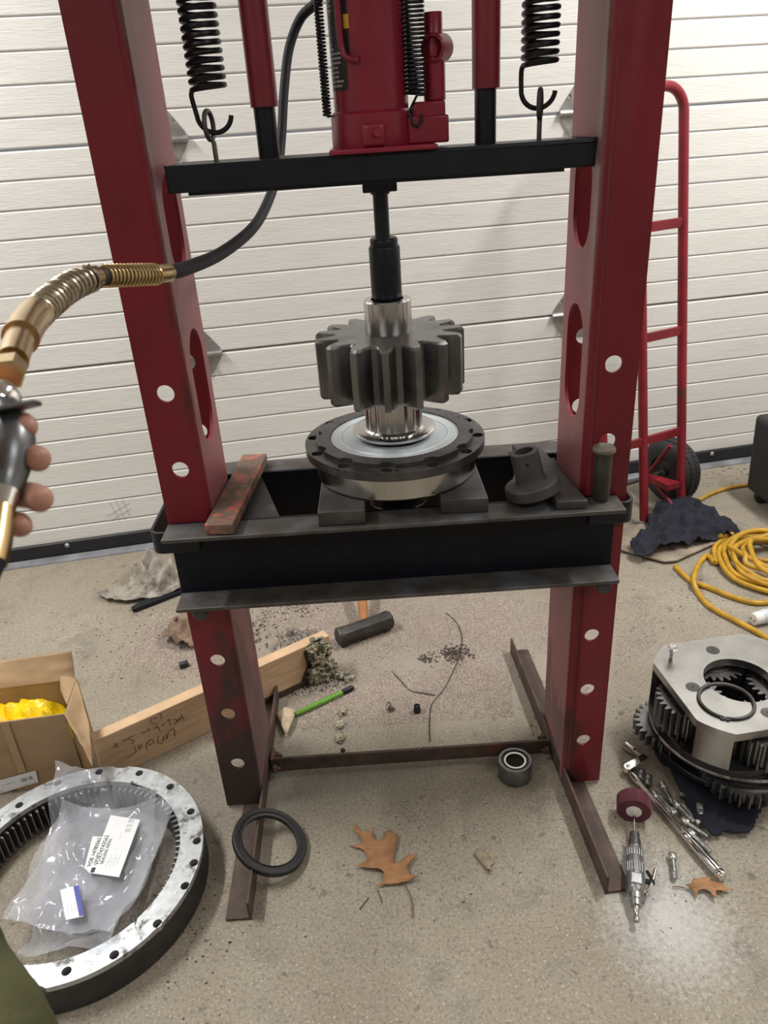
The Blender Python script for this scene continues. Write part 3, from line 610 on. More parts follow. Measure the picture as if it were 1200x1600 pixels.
def sheet(corners, zf, seed, amp, nu=46, nv=40, freq=9.0):
    """crumpled film over four ground points"""
    a, b, c, d = [Vector(p) for p in corners]; vs = []; fs = []
    for j in range(nv+1):
        for i in range(nu+1):
            u, v = i/nu, j/nv; p = a*(1-u)*(1-v)+b*u*(1-v)+c*u*v+d*(1-u)*v
            q = Vector((p.x*freq, p.y*freq, seed*3.1))
            e = 1-abs(noise.noise(q))*2; e2 = 1-abs(noise.noise(q*2.3+Vector((5, 1, 2))))*2; e3 = noise.noise(q*5)
            wob = Vector((noise.noise(q*1.3+Vector((9, 0, 0))), noise.noise(q*1.3+Vector((0, 9, 0))), 0))*.012
            vs.append(p+wob+Vector((0, 0, zf(p, u, v)+amp*(e*.6+max(e2, -.2)*.4+.22*e3))))
    for j in range(nv):
        for i in range(nu): k = j*(nu+1)+i; fs.append((k, k+1, k+nu+2, k+nu+1))
    return MB().add(vs, fs)
def bagz(lo, hi):
    def f(p, u, v):
        d = (Vector((p.x, p.y, 0))-RC).length; k = max(0, min(1, (d-.15)/.06)); k = k*k*(3-2*k); return lo+(hi-lo)*k
    return f
def P_(l, z): return [onz(x, y, z) for x, y in l]
bag2 = thing('clear_plastic_bag', (RC.x, RC.y, .05), 'crumpled clear plastic bag under the labelled one, sticking out over the ring gear', 'bag')
obj('film', sheet(P_([(28, 1500), (175, 1490), (250, 1245), (88, 1196)], .082), bagz(.042-.082, .006), 3, .013, 64, 56, 12), BAGM, bag2, smooth=70)
for pts in ([(82, 1492), (84, 1450)], [(92, 1470), (98, 1462), (104, 1470), (98, 1488)], [(118, 1480), (117, 1462)]): pass
mk = MB()
for q in ([(206, 1441), (204, 1433), (210, 1430), (212, 1438), (207, 1442)], [(217, 1425), (211, 1444)]): mk.tube([onz(x, y, .0945) for x, y in q], .0011, 5)
obj('marker_writing', mk, INK, bag2)
bag = thing('labelled_plastic_bag', (RC.x, RC.y, .07), 'clear plastic parts bag with white printed labels, lying inside the ring gear', 'bag')
BZ = .086
obj('film', sheet(P_([(2, 1428), (178, 1466), (276, 1256), (97, 1250)], BZ), bagz(.066-BZ, .006), 11, .011, 64, 56, 11), BAGM, bag, smooth=70)
obj('back_film', sheet(P_([(6, 1426), (176, 1462), (270, 1258), (100, 1254)], BZ-.01), bagz(.052-BZ+.01, .004), 17, .006), BAGM, bag, smooth=70)
def label(quad, z, name, m, parent, h=.0008):
    q = [onz(x, y, z) for x, y in quad]; return obj(name, MB().quadbox(q, (0, 0, h)), m, parent, smooth=0), q
lz = .0815
lab, q = label([(139, 1364), (186, 1371), (219, 1281), (173, 1274)], lz, 'part_label', LABEL, bag)
lab2, q2 = label([(132, 1356), (141, 1366), (164, 1308), (145, 1307)], lz-.0003, 'part_label', LABEL, bag)
ux = (q[3]-q[0]).normalized(); uy = Vector((-ux.y, ux.x, 0)); L0 = q[0]
W = (q[3]-q[0]).length; Hh = (q[1]-q[0]).length
def lt(s, size, a, b, m=INK): text('printed_text', s, size, L0+ux*(a*W)-uy*(b*Hh)+Vector((0, 0, .0009)), ux, uy, m, lab, .0002)
lt('VOE 14783562', .0115, .10, -.02); lt('SEAL RING', .006, .14, .09, INKG); lt('VOE14743562', .0125, .12, .20); lt('SEALING RING', .0095, .13, .34)
for i in range(6): lt('-- --- ---- --', .0055, .06+.05*(i % 2), .46+.07*i, INKG)
lt('||| || |||| |', .0135, .66, .80, INKG); lt('--- -- ---', .006, .55, .60, INKG)
obj('ink_square', MB().quadbox([L0+ux*(W*.0)-uy*(Hh*f)+Vector((0, 0, .0008)) for f in (.04,)]+[L0+ux*(W*.08)-uy*(Hh*.04)+Vector((0, 0, .0008)), L0+ux*(W*.08)-uy*(Hh*.16)+Vector((0, 0, .0008)), L0-uy*(Hh*.16)+Vector((0, 0, .0008))], (0, 0, .0003)), INK, lab, smooth=0)
lab3, q3 = label([(103, 1438), (130, 1432), (122, 1383), (94, 1391)], lz, 'small_label', LABEL, bag)
obj('blue_band', MB().quadbox([onz(x, y, lz+.0009) for x, y in ((124, 1432), (131, 1430), (123, 1383), (114.5, 1385))], (0, 0, .0003)), BLUE, lab3, smooth=0)
u3 = (q3[3]-q3[0]).normalized(); v3 = Vector((-u3.y, u3.x, 0))
for i in range(4): text('printed_text', '- --- -- ---', .006, q3[0]+u3*.008-v3*(.008+.007*i)+Vector((0, 0, .0009)), u3, v3, INKG, lab3, .0002)

# ================================================================ cardboard box, board with handwriting
BXP = Vector((-.765, .112, 0)); bu_ = Vector((-.985, -.17, 0)).normalized()*-1; bu_ = Vector((-1, -.10, 0)).normalized(); bv = Vector((-.10, 1, 0)).normalized()
BZT = .215; BW = .34; BDp = .125
def bp(u, v, z): return BXP+bu_*u+bv*v+Vector((0, 0, z))
box = thing('cardboard_box', bp(.15, .06, 0), 'open cardboard box with flaps up and a yellow bag inside, beside the board', 'box')
def wall_(name, a, b, c, d, th=.004, parent=box, m=CARD):
    n = ((b-a).cross(d-a)).normalized()*th; return obj(name, MB().quadbox([a, b, c, d], n), m, parent, bevel=.0012)
front = wall_('front_side', bp(0, 0, 0.001), bp(BW, 0, .001), bp(BW, 0, BZT), bp(0, 0, BZT))
wall_('back_side', bp(0, BDp, .001), bp(BW, BDp, .001), bp(BW, BDp, BZT), bp(0, BDp, BZT))
wall_('end_side', bp(0, .005, .001), bp(0, BDp-.001, .001), bp(0, BDp-.001, BZT), bp(0, .005, BZT))
wall_('end_side', bp(BW, .005, .001), bp(BW, BDp-.001, .001), bp(BW, BDp-.001, BZT), bp(BW, .005, BZT))
obj('bottom', MB().quadbox([bp(.004, .006, .001), bp(BW-.004, .006, .001), bp(BW-.004, BDp-.004, .001), bp(.004, BDp-.004, .001)], (0, 0, .004)), CARD, box)
nrm0 = Vector((-bv.x, -bv.y, 0))
def onfront0(x, y): return onpl(x, y, bp(0, 0, 0), nrm0)
def flapmesh(a, b, c, d, seed, n=14, amp=.004):
    vs = []; fs = []; nn = (b-a).cross(d-a).normalized()
    for j in range(n+1):
        for i in range(n+1):
            u, v = i/n, j/n; p = a*(1-u)*(1-v)+b*u*(1-v)+c*u*v+d*(1-u)*v; k = min(1, v*4)
            vs.append(p+nn*(amp*k*(noise.noise(p*14+Vector((seed, 0, 0)))+.7*(1-abs(noise.noise(p*22+Vector((0, seed, 0))))*3))))
    for j in range(n):
        for i in range(n): k = j*(n+1)+i; fs.append((k, k+1, k+n+2, k+n+1))
    return MB().add(vs, fs)
obj('back_flap', flapmesh(bp(BW, BDp, BZT), bp(.004, BDp, BZT), bp(.006, BDp+.040, BZT+.060), bp(BW+.01, BDp+.040, BZT+.052), 2), CARD, box, solid=.004, smooth=50)
obj('end_flap', flapmesh(bp(0, 0, BZT), bp(0, BDp, BZT), dep(139, 1126, 1.80), dep(146, 1199, 1.72), 5, amp=.003), CARD, box, solid=.004, smooth=50)
obj('end_flap', flapmesh(bp(.001, BDp*.25, BZT), bp(-.001, BDp, BZT), ony(92, 1042, bp(0, BDp, 0).y+.03), ony(96, 1080, bp(0, BDp, 0).y-.03), 8, amp=.002), CARD, box, solid=.004, smooth=50)
tape = MB(); tx0, tx1 = onfront0(20, 1180), onfront0(33, 1180)
ua, ub = (tx0-BXP).dot(bu_), (tx1-BXP).dot(bu_); tape.quadbox([bp(ua, 0, .06)+nrm0*.0042, bp(ub, 0, .06)+nrm0*.0042, bp(ub, 0, BZT)+nrm0*.0042, bp(ua, 0, BZT)+nrm0*.0042], nrm0*.0004)
obj('packing_tape', tape, mat('brown_tape', (.44, .30, .165), .35, var=.1, bump=.2, bscale=60), box, smooth=0)
stk, qs = None, [ony(x, y, bp(0, 0, 0).y-.004) for x, y in ((0, 1244), (62, 1226), (58, 1206), (0, 1220))]
def onfront(x, y, lift=.0008): nrm = Vector((-bv.x, -bv.y, 0)); return onpl(x, y, bp(0, 0, 0)+nrm*(.004+lift), nrm)
nrm = Vector((-bv.x, -bv.y, 0)); qs = [onfront(x, y, .0003) for x, y in ((-40, 1251), (60, 1222), (56, 1204), (-40, 1230))]
sk = obj('shipping_label', MB().quadbox(qs, nrm*.0006), LABEL, box, smooth=0)
fx = (qs[1]-qs[0]).normalized()
for s_, x, y, sz in (('KOMBI', -3, 1239, .011), ('--- ------ ---', 4, 1228, .007), ('||||| |||', 34, 1221, .012), ('- ---- -- ---', 36, 1228, .008), ('1881', 18, 1238, .009)):
    if s_ == 'KOMBI': s_ = '- --'
    text('printed_text', s_, sz, onfront(x, y, .001), fx, (0, 0, 1), INK, sk, .0004)
for ux_, tone in ((.17, 0),): pass
yb = thing('yellow_plastic_bag', bp(.17, .06, .12), 'bright yellow plastic bag bunched up inside the cardboard box', 'bag')
m = MB(); vs = []; fs = []; nu, nv = 40, 18
for j in range(nv+1):
    for i in range(nu+1):
        u, v = i/nu, j/nv; e = min(1, 6*min(u, 1-u))*min(1, 6*min(v, 1-v)); p = bp(.008+u*(BW-.016), .008+v*(BDp-.016), 0); q = p*30
        vs.append(p+Vector((0, 0, .122+e*(.046+.03*(1-2*abs(noise.noise(q)))+.018*noise.noise(q*2.2)))))
for j in range(nv):
    for i in range(nu): k = j*(nu+1)+i; fs.append((k, k+1, k+nu+2, k+nu+1))
obj('crumpled_film', m.add(vs, fs), YELB, yb, smooth=50)
obj('stuffed_body', MB().quadbox([bp(.012, .012, .006), bp(BW-.012, .012, .006), bp(BW-.012, BDp-.012, .006), bp(.012, BDp-.012, .006)], (0, 0, .112)), YELB, yb, bevel=.006)

# board on its long edge: a 38 by 140 plank
B0, B1 = Vector((-.715, .105, 0)), Vector((-.165, .465, 0)); bd = (B1-B0).normalized(); bn = Vector((bd.y, -bd.x, 0)); BH = .132
brd = thing('pine_board', (B0+B1)/2, 'pine board standing on edge with upside down handwriting, charred at one end', 'board')
obj('plank', MB().quadbox([B0, B1, B1-bn*.034, B0-bn*.034], (0, 0, BH)), WOOD, brd, bevel=.002)
st = MB(); OX, OY, SS = 160, 1080, .13333
for q in ([(850, 530), (848, 470), (830, 440), (800, 455), (770, 500), (757, 560), (745, 490)], [(715, 520), (720, 570), (690, 610), (655, 600), (650, 560), (662, 525)],
          [(530, 695), (515, 660), (520, 610), (560, 570), (600, 570), (600, 600), (560, 625), (525, 615)], [(430, 660), (465, 650), (455, 630), (425, 640), (420, 670), (450, 670)],
          [(375, 655), (395, 690), (375, 725), (330, 755), (285, 770)], [(920, 270), (960, 340)], [(940, 300), (870, 340)], [(920, 320), (845, 385)], [(845, 320), (870, 345)],
          [(775, 330), (800, 405)], [(755, 345), (810, 330)], [(725, 370), (720, 395), (690, 400)], [(640, 400), (680, 470)], [(650, 425), (610, 430), (605, 450)],
          [(570, 440), (550, 455), (530, 440), (545, 470)], [(515, 465), (485, 490), (470, 480), (450, 490)], [(690, 330), (690, 270), (660, 260)], [(640, 305), (625, 325), (610, 315), (600, 330)],
          [(590, 310), (560, 330), (570, 360), (610, 380), (650, 375)], [(370, 520), (300, 550), (340, 570), (370, 580), (360, 605), (325, 610)], [(285, 555), (295, 570)],
          [(265, 560), (260, 585), (240, 575), (225, 580)], [(140, 610), (185, 660)], [(185, 610), (155, 630), (115, 665)]):
    st.tube(spline([onpl(OX+x*SS, OY+y*SS, B0+bn*.0004, bn) for x, y in q], 3), .0009, 5)
obj('handwriting', st, mat('pencil_ink', (.10, .07, .045), .7, var=.1), brd)
def dirtstrip(name, pts, m, lift=.0006):
    vs = [onpl(x, y, B0+bn*lift, bn) for x, y in pts]; return MB().prism([(i, 0) for i in range(0)], [], 0) if False else (vs)
dv = dirtstrip('', [(412, 1092), (440, 1080), (470, 1066), (480, 1040), (474, 1020), (484, 1002), (528, 1000), (532, 1046), (470, 1078), (415, 1106)], OILY)
loc2 = [((p-B0).dot(bd), p.z) for p in dv]
loc2 = [(min(max(a, .0), (B1-B0).length-.0005), min(max(z, .001), BH-.001)) for a, z in loc2]
obj('oily_stain', MB().prism(loc2, [], .0005, lambda a, z, h: B0+bd*a+bn*(.0002+h)+Vector((0, 0, z))), mat('oil_soaked_wood', (.055, .042, .032), .6, var=.4, scale=40, col2=(.2, .13, .08), pscale=20, pmin=.55, pmax=.7), brd, smooth=0)
gc = thing('grease_clump', (B1.x-.01, B1.y-.03, 0), 'lumpy grey green clump of grease on the charred end of the board', 'clump')
k = 0; m = MB()
for px, py, r in ((497, 1006, .015), (508, 1016, .014), (494, 1027, .017), (508, 1034, .017), (516, 1045, .015), (493, 1047, .016), (503, 1056, .017), (490, 1060, .013), (522, 1052, .012), (487, 1015, .010)):
    k += 1; m.blob(onpl(px, py, B0+bn*.010, bn), r*1.25, k, 4, .8, (1, .7, 1), 2.6)
obj('lumps', m, CLUMP, gc, smooth=80)
bz = onz(520, 1062, 0); m = MB(); [m.blob((B1.x+.005+.02*i, B1.y-.015-.01*i, .006), .014, 40+i, 3, .6, (1, 1, .6), 2) for i in range(3)]
obj('crumbs', m, CLUMP, gc, smooth=80)

# ================================================================ things on the floor under and behind the press
def on_floor_cyl(p, q, r): return p+Vector((0, 0, r)), q+Vector((0, 0, r))
sh = thing('sledge_hammer', (-.074, .66, 0), 'old sledge hammer with wooden handle lying under the press bed', 'hammer')
h0, h1 = onz(527, 998, .028), onz(611, 968, .028); hd = (h1-h0).normalized(); hl = (h1-h0).length
obj('head', MB().lathe([(0, 0), (.024, 0), (.030, .005), (.0305, .02), (.0285, .032), (.0285, hl-.032), (.0305, hl-.02), (.030, hl-.005), (.024, hl), (0, hl)], 8, o=h0+Vector((0, 0, .003)), axis=hd), HAMM, sh, bevel=.003, smooth=25)
hm = (h0+h1)/2+Vector((0, 0, .003)); hdv = Vector((-.035, .97, .22)).normalized()
obj('handle', MB().lathe([(0, -.020), (.012, -.020), (.0135, .03), (.015, .06), (.014, .30), (.0165, .40), (0, .405)], 16, o=hm+hdv*.005, axis=hdv), WOODH, sh)
gb = thing('green_stick_handle', onz(505, 1095), 'green plastic handle with black tip lying beside the charred board end', 'handle')
g0, g1 = onz(462, 1116, .008), onz(552, 1074, .008); gd = (g1-g0)
obj('grip', MB().tube([g0, g0+gd*.4, g0+gd*.8], [.0072, .0082, .0078], 8), GREEN, gb, bevel=.001, smooth=30); obj('tip', MB().tube([g0+gd*.802, g0+gd*.97, g1], [.0082, .0080, .006], 8), BLACK, gb, smooth=30)
def leaf(name, outline, scale, org, z, m, label, stem_pts, seed, curl=.010, cen=None):
    pts = [onz(org[0]+x*scale, org[1]+y*scale, z) for x, y in outline]; c = sum(pts, Vector())/len(pts)
    t = thing(name, (c.x, c.y, 0), label, 'leaf')
    # fan of rings between the outline and the midrib point so that the blade can curl
    tri = tessellate_polygon([[Vector((p.x, p.y, 0)) for p in pts]]); bm = bmesh.new(); vv_ = [bm.verts.new((p.x, p.y, 0)) for p in pts]
    for f in tri: bm.faces.new([vv_[i] for i in f])
    bmesh.ops.subdivide_edges(bm, edges=bm.edges, cuts=2, use_grid_fill=True); bmesh.ops.triangulate(bm, faces=bm.faces)
    bm.verts.index_update(); vs = []
    for v in bm.verts:
        q = v.co; vs.append(Vector((q.x, q.y, z+.002+curl*(.5+.5*noise.noise(q*22+Vector((seed, 0, 0))))+curl*.5*abs(noise.noise(q*60)))))
    fs = [tuple(v.index for v in f.verts) for f in bm.faces]; bm.free()
    obj('blade', MB().add(vs, fs), m, t, smooth=80, solid=.0007)
    s = [onz(org[0]+x*scale, org[1]+y*scale, z+.004) for x, y in stem_pts]; obj('stem', MB().tube(spline(s, 4), .0012, 6), mat('leaf_stem', (.16, .09, .045), .7), t)
    return t
leaf('oak_leaf', [(810, 815), (690, 835), (560, 840), (500, 855), (430, 865), (490, 840), (540, 810), (565, 760), (565, 715), (530, 675), (480, 655), (370, 650), (280, 630), (200, 610), (270, 590), (330, 560), (350, 515), (345, 470), (315, 420), (260, 390), (180, 370), (110, 340), (180, 345), (250, 350), (290, 320), (270, 260), (220, 200), (180, 150), (190, 60), (240, 140), (290, 185), (390, 180), (400, 70), (405, 180), (440, 270), (500, 300), (560, 250), (570, 200), (630, 150), (680, 190), (740, 220), (720, 330), (690, 450), (680, 530), (685, 600), (760, 570), (810, 510), (860, 480), (980, 470), (920, 530), (880, 590), (850, 640), (860, 700), (900, 735), (1000, 765), (920, 780), (870, 810)],
     .125, (530, 1280), .0005, LEAF, 'large brown oak leaf on the concrete between the front feet', [(560, 560), (700, 690), (815, 820), (890, 960), (915, 1080), (918, 1235)], 1)
leaf('oak_leaf', [(600, 1050), (640, 1075), (660, 1095), (680, 1140), (690, 1110), (690, 1088), (740, 1080), (775, 1100), (790, 1125), (830, 1152), (822, 1120), (820, 1088), (860, 1090), (880, 1105), (895, 1085), (940, 1075), (890, 1060), (850, 1020), (790, 1010), (770, 975), (745, 990), (720, 985), (700, 1010), (660, 1000), (640, 1040)],
     .21667, (940, 1160), .0005, LEAF, 'small brown oak leaf below the chrome ratchet handle', [(600, 1050), (560, 1040), (510, 1042)], 4)
leaf('dry_leaf', [(110, 740), (160, 700), (200, 715), (205, 745), (190, 790), (165, 840), (150, 830), (125, 780)], .3, (400, 900), .0005, LEAF2, 'pale folded dry leaf at the end of the green handle', [(160, 835), (158, 845)], 6, .02)
leaf('dry_leaf', [(0, 330), (25, 300), (60, 315), (95, 345), (120, 380), (95, 400), (110, 430), (70, 415), (40, 380)], .275, (740, 980+265), .0003, mat('faded_leaf', (.27, .215, .145), .8, var=.3, scale=60), 'thin faded leaf scrap in front of the small bearing', [(60, 380), (90, 440)], 8, .004)

brg = thing('wheel_bearing', (.277, .039, 0), 'small grey double row bearing standing on the floor by the cross bar', 'bearing')
obj('outer_ring', MB().lathe([(.0325, .001), (.0385, 0), (.0395, .0015), (.0395, .0475), (.0385, .049), (.0325, .049)], 48, o=(.277, .039, .0005), closed=True), mat('dull_bearing_steel', (.20, .20, .205), .38, .85, var=.25, scale=30), brg)
obj('seal', MB().ring((.277, .039, .004), (0, 0, 1), .0323, .0272, .0425, 48), RUBBER, brg)
obj('inner_ring', MB().lathe([(.0215, .0015), (.0265, .0005), (.027, .0015), (.027, .046), (.026, .0475), (.0215, .0475)], 40, o=(.277, .039, .0005), closed=True), BRIGHT2, brg)
# oil seal leaning on the left foot
sa, sb = Vector((-.318, -.126, .0)), None
sc_ = Vector((-.2835, -.1375, .0405)); sn = Vector((-.40, .02, .92)).normalized(); sn = Vector((.40, -.03, .915)).normalized()
osl = thing('oil_seal', sc_, 'black rubber oil seal ring leaning on the edge of the left front foot', 'seal ring')
obj('lip', MB().lathe([(.0615, .002), (.0635, 0), (.0795, 0), (.0815, .002), (.0815, .011), (.0795, .013), (.0705, .013), (.069, .0105), (.0635, .0105), (.0605, .009)], 72, o=sc_-sn*.006, axis=sn, closed=True), RUBBER, osl)
obj('inner_band', MB().ring(sc_-sn*.004, sn, .0625, .0612, .010, 64), mat('black_glossy_band', (.03, .03, .032), .15, .3, var=.1), osl, label='glossy inner band')
# ================================================================ tools lower right
dg = thing('die_grinder', (.485, -.20, 0), 'grey air die grinder with a maroon flap wheel on the floor', 'grinder')
d0, d1 = onz(994, 1417, .020), onz(990.5, 1268, .0345); gx = (d1-d0).normalized(); GL = (d1-d0).length
def gl_(t): return d0+gx*t
us = GL/.25
obj('body', MB().lathe([(0, .026), (.0125, .026), (.0185, .034), (.0195, .038), (.0195, .060), (.0178, .066), (.0175, .122), (.0150, .126), (.0150, .130), (0, .130)], 32, o=d0, axis=gx), GRYM, dg)
gu, gv_, _ = frame(gx)
upv = (Vector((0, 0, 1))-gx*gx.z).normalized(); sdv = gx.cross(upv)
gg = MB()
for i in range(7):
    a = math.radians(-60+i*17); o_ = upv*math.cos(a)*.0180+sdv*math.sin(a)*.0180
    gg.tube([gl_(.068)+o_, gl_(.090)+o_], .0011, 6); gg.tube([gl_(.104)+o_, gl_(.120)+o_], .0011, 6)
obj('grip_ribs', gg, GRYM, dg)
obj('housing_flat', MB().box(-.012, .012, .036, .062, .014, .021, Matrix((sdv, gx, upv)).transposed().to_4x4().copy() if False else Matrix.Translation(d0) @ Matrix((sdv, gx, upv)).transposed().to_4x4()), GRYM, dg, bevel=.003)
obj('collet_nut', MB().lathe([(.0115, .130), (.0125, .132), (.0125, .150), (.0105, .152), (.0105, .166), (.006, .170), (0, .170)], 12, o=d0, axis=gx), DSTL, dg)
obj('shank', MB().cyl(gl_(.168), gl_(.235), .0034, n=14), CHROME, dg)
obj('air_inlet', MB().lathe([(0, -.030), (.0055, -.030), (.0062, -.027), (.0062, -.022), (.0048, -.020), (.0048, -.012), (.0062, -.010), (.0062, 0), (.0105, .001), (.0105, .013), (.0125, .014), (.0125, .027), (0, .027)], 16, o=d0, axis=gx), BOLTM, dg)
lv = [gl_(.034)-sdv*-.0, ]
sgn_ = 1 if sdv.dot(RIGHT) > 0 else -1; sR = sdv*sgn_
obj('lever', MB().tube([gl_(.030)+sR*.017, gl_(.036)+sR*.0225, gl_(.062)+sR*.032, gl_(.090)+sR*.039], [.0045, .0042, .0035, .0032], 8), CHROME, dg)
obj('lever_lock', MB().tube([gl_(.066)+sR*.031, gl_(.082)+sR*.0225], .0036, 8).tube([gl_(.058)+sR*.018, gl_(.060)+sR*.036], .005, 8), BLACK, dg)
wc = gl_(.222); FR = .0345
fw = MB().lathe([(.016, 0), (FR, 0), (FR, .034), (.016, .034)], 48, o=wc, axis=gx, closed=True)
fwo = obj('flap_wheel', fw, FLAP, dg)
for i in range(56):
    t = 2*PI*i/56; rd = gu*math.cos(t)+gv_*math.sin(t); tg = gx.cross(rd); c = wc+rd*(FR+.0002)
    if i == 0: fl = MB()
    fl.quadbox([c-tg*.0012, c+tg*.0012, c+tg*.0006+rd*.0016, c-tg*.0002+rd*.0016], gx*.034)
o = obj('abrasive_flaps', fl, FLAP, fwo); o['kind'] = 'stuff'
obj('wheel_hub', MB().lathe([(0, -.003), (.008, -.003), (.0165, -.0015), (.0165, .001), (0, .001)], 28, o=wc, axis=gx), WHITEP, fwo)

rt = thing('ratchet_handle', onz(1060, 1295), 'long chrome flex head ratchet with a socket extension lying beside the bolts', 'ratchet')
r0, r1 = onz(986, 1208, .014), onz(1130, 1371, .014); rdv = (r1-r0); RLn = rdv.length; rd_ = rdv.normalized()
obj('shaft', MB().lathe([(0, 0), (.006, .0), (.0085, .012), (.0085, .03), (.0058, .038), (.0056, RLn*.60), (0, RLn*.60)], 20, o=r0, axis=rd_), CHROME, rt)
obj('grip', MB().lathe([(0, RLn*.595), (.0080, RLn*.595), (.0092, RLn*.62), (.0092, RLn*.67), (.0084, RLn*.675), (.0100, RLn*.70), (.0108, RLn*.93), (.0095, RLn*.95), (.0112, RLn*.96), (.0112, RLn*.99), (.0095, RLn), (0, RLn)], 24, o=r0, axis=rd_), CHROME, rt)
ha, hb_ = onz(981, 1200, .020), onz(1007, 1184, .020); hdv2 = (hb_-ha).normalized(); hs_ = Vector((-hdv2.y, hdv2.x, 0)); hlen = (hb_-ha).length
obj('head', MB().prism([(0-.010*math.cos(t)*1.0, .010*math.sin(t)) for t in np.linspace(-PI/2, PI/2, 9)]+[(hlen, .0085), (hlen+.004, .004), (hlen+.004, -.004), (hlen, -.0085)], [], .014, lambda x, y, z: ha+hdv2*x+hs_*y+Vector((0, 0, z-.008))), CHROME, rt, bevel=.002)
obj('pivot_screw', MB().lathe([(.0045, 0), (.0045, .0012), (.003, .0018), (0, .0018)], 14, o=ha+Vector((0, 0, .006))), BOLTM, rt)
e0, e1 = onz(1004, 1184, .012), onz(977, 1164, .012); ed = (e1-e0).normalized(); el = (e1-e0).length
obj('extension', MB().lathe([(0, 0), (.006, 0), (.006, el*.45), (.0095, el*.5), (.0095, el), (.006, el), (.006, el-.004), (0, el-.004)], 20, o=e0, axis=ed), CHROME, rt)

# bolts by the ratchet: socket-head bolts and short sockets
def bolt_mesh():
    hd_ = MB().lathe([(0, .004), (.0045, .0045), (.0048, 0), (.0078, 0), (.0085, .001), (.0085, .015), (.0078, .016), (.0055, .016)], 20, axis=(0, 1, 0))
    sh_ = MB().lathe([(.0055, .016), (.0055, .046)]+[(.0058 if i % 2 else .005, .046+i*.0016) for i in range(9)]+[(.004, .061), (0, .061)], 16, axis=(0, 1, 0)); return hd_, sh_
BOLTS = 'loose steel bolts beside the ratchet'
tb = thing('socket_head_bolt', (0, 0, 0), 'x', 'bolt', BOLTS); a_, b_ = bolt_mesh(); obj('head', a_, mat('bright_bolt_head', (.55, .55, .53), .3, .85, var=.2, scale=60), tb); obj('shank', b_, BOLTM, tb)
ts = thing('short_socket', (0, 0, 0), 'x', 'socket', 'short steel sockets beside the ratchet')
obj('barrel', MB().lathe([(.005, .006), (.0052, 0), (.0078, 0), (.0085, .001), (.0085, .012), (.0078, .014), (.0078, .016), (.0085, .017), (.0085, .032), (.0078, .034), (0, .034)], 20, axis=(0, 1, 0)), BOLTM, ts)
obj('square_drive', MB().box(-.004, .004, .0342, .0345, -.004, .004), DSTL, ts)
used = {tb.name: False, ts.name: False}
def lay(src, p0, p1, label, z=.0088, tilt=0.0):
    a, b = onz(*p0, z), onz(*p1, z); d = b-a; ang = math.atan2(d.y, d.x)-PI/2
    if not used[src.name]: used[src.name] = True; o = src
    else: o = dup(src)
    o.location = a; o.rotation_euler = (tilt, 0, ang); o['label'] = label; return o
lay(tb, (1034, 1224), (1049, 1252), 'bolt nearest the navy cloth corner beside two upright looking sockets')
lay(tb, (1021, 1239), (1040, 1263), 'bolt lying closest to the middle of the ratchet shaft, head up the shaft')
lay(tb, (1056, 1273), (1030, 1244), 'bolt pointing the other way, its head towards the ratchet grip')
lay(tb, (1054, 1253), (1088, 1288), 'bolt lying across the middle of the heap, head beside the upper bolt', z=.017)
lay(tb, (1066, 1280), (1099, 1303), 'bolt with a bright head third from the grip end of the heap')
lay(tb, (1076, 1298), (1101, 1323), 'last bolt of the heap, next to the ratchet grip')
lay(tb, (1095, 1288), (1070, 1262), 'bolt half on the navy cloth with its shank under the other bolts', z=.012)
b_ = lay(tb, (1050, 1334), (1054, 1369), 'single bolt lying apart between the grinder lever and the ratchet grip')
b_['group'] = None; del b_['group']
lay(ts, (1003, 1204), (1000, 1226), 'short socket closest to the ratchet flex head'); lay(ts, (1014, 1212), (1011, 1234), 'short socket second from the ratchet flex head')
lay(ts, (1069, 1230), (1065, 1254), 'short socket lying at the edge of the navy cloth', z=.010); lay(ts, (1095, 1276), (1092, 1250), 'dark short socket on the navy cloth, farthest from the ratchet', z=.014)

# ================================================================ planetary carrier on a navy cloth
CC = Vector((.79, .065, 0)); CR = .186
def cloth(name, label, m, outline, zf, seed, amp=.006, n=44, th=.003, freq=16, cat='cloth', fold=1.0, damp=None):
    """draped cloth: a grid cut to an outline on the ground, lifted by zf and folded"""
    xs = [p.x for p in outline]; ys = [p.y for p in outline]; c = sum(outline, Vector())/len(outline)
    t = thing(name, (c.x, c.y, 0), label, cat)
    def inside(x, y):
        k = False; j = len(outline)-1
        for i in range(len(outline)):
            a, b = outline[i], outline[j]
            if (a.y > y) != (b.y > y) and x < (b.x-a.x)*(y-a.y)/(b.y-a.y)+a.x: k = not k
            j = i
        return k
    vs = []; fs = []; idx = {}
    x0, x1, y0, y1 = min(xs), max(xs), min(ys), max(ys)
    def vert(i, j):
        if (i, j) not in idx:
            x, y = x0+(x1-x0)*i/n, y0+(y1-y0)*j/n; q = Vector((x*freq, y*freq, seed*2.7))
            h = (1-abs(noise.noise(q))*2.2)*fold+.5*noise.noise(q*2.1); x += .006*noise.noise(q*1.7); y += .006*noise.noise(q*1.7+Vector((4, 4, 4)))
            idx[(i, j)] = len(vs); vs.append((x, y, max(th*.6, zf(x, y)+amp*(damp(x, y) if damp else 1)*(.4+max(h, -.4)))))
        return idx[(i, j)]
    for i in range(n):
        for j in range(n):
            if inside(x0+(x1-x0)*(i+.5)/n, y0+(y1-y0)*(j+.5)/n): fs.append((vert(i, j), vert(i+1, j), vert(i+1, j+1), vert(i, j+1)))
    o = obj('fabric', MB().add(vs, fs), m, t, smooth=80, solid=th)
    q = o.modifiers.new('smooth', 'SMOOTH'); q.factor = .5; q.iterations = 2; o.modifiers.move(1, 0)
    return t
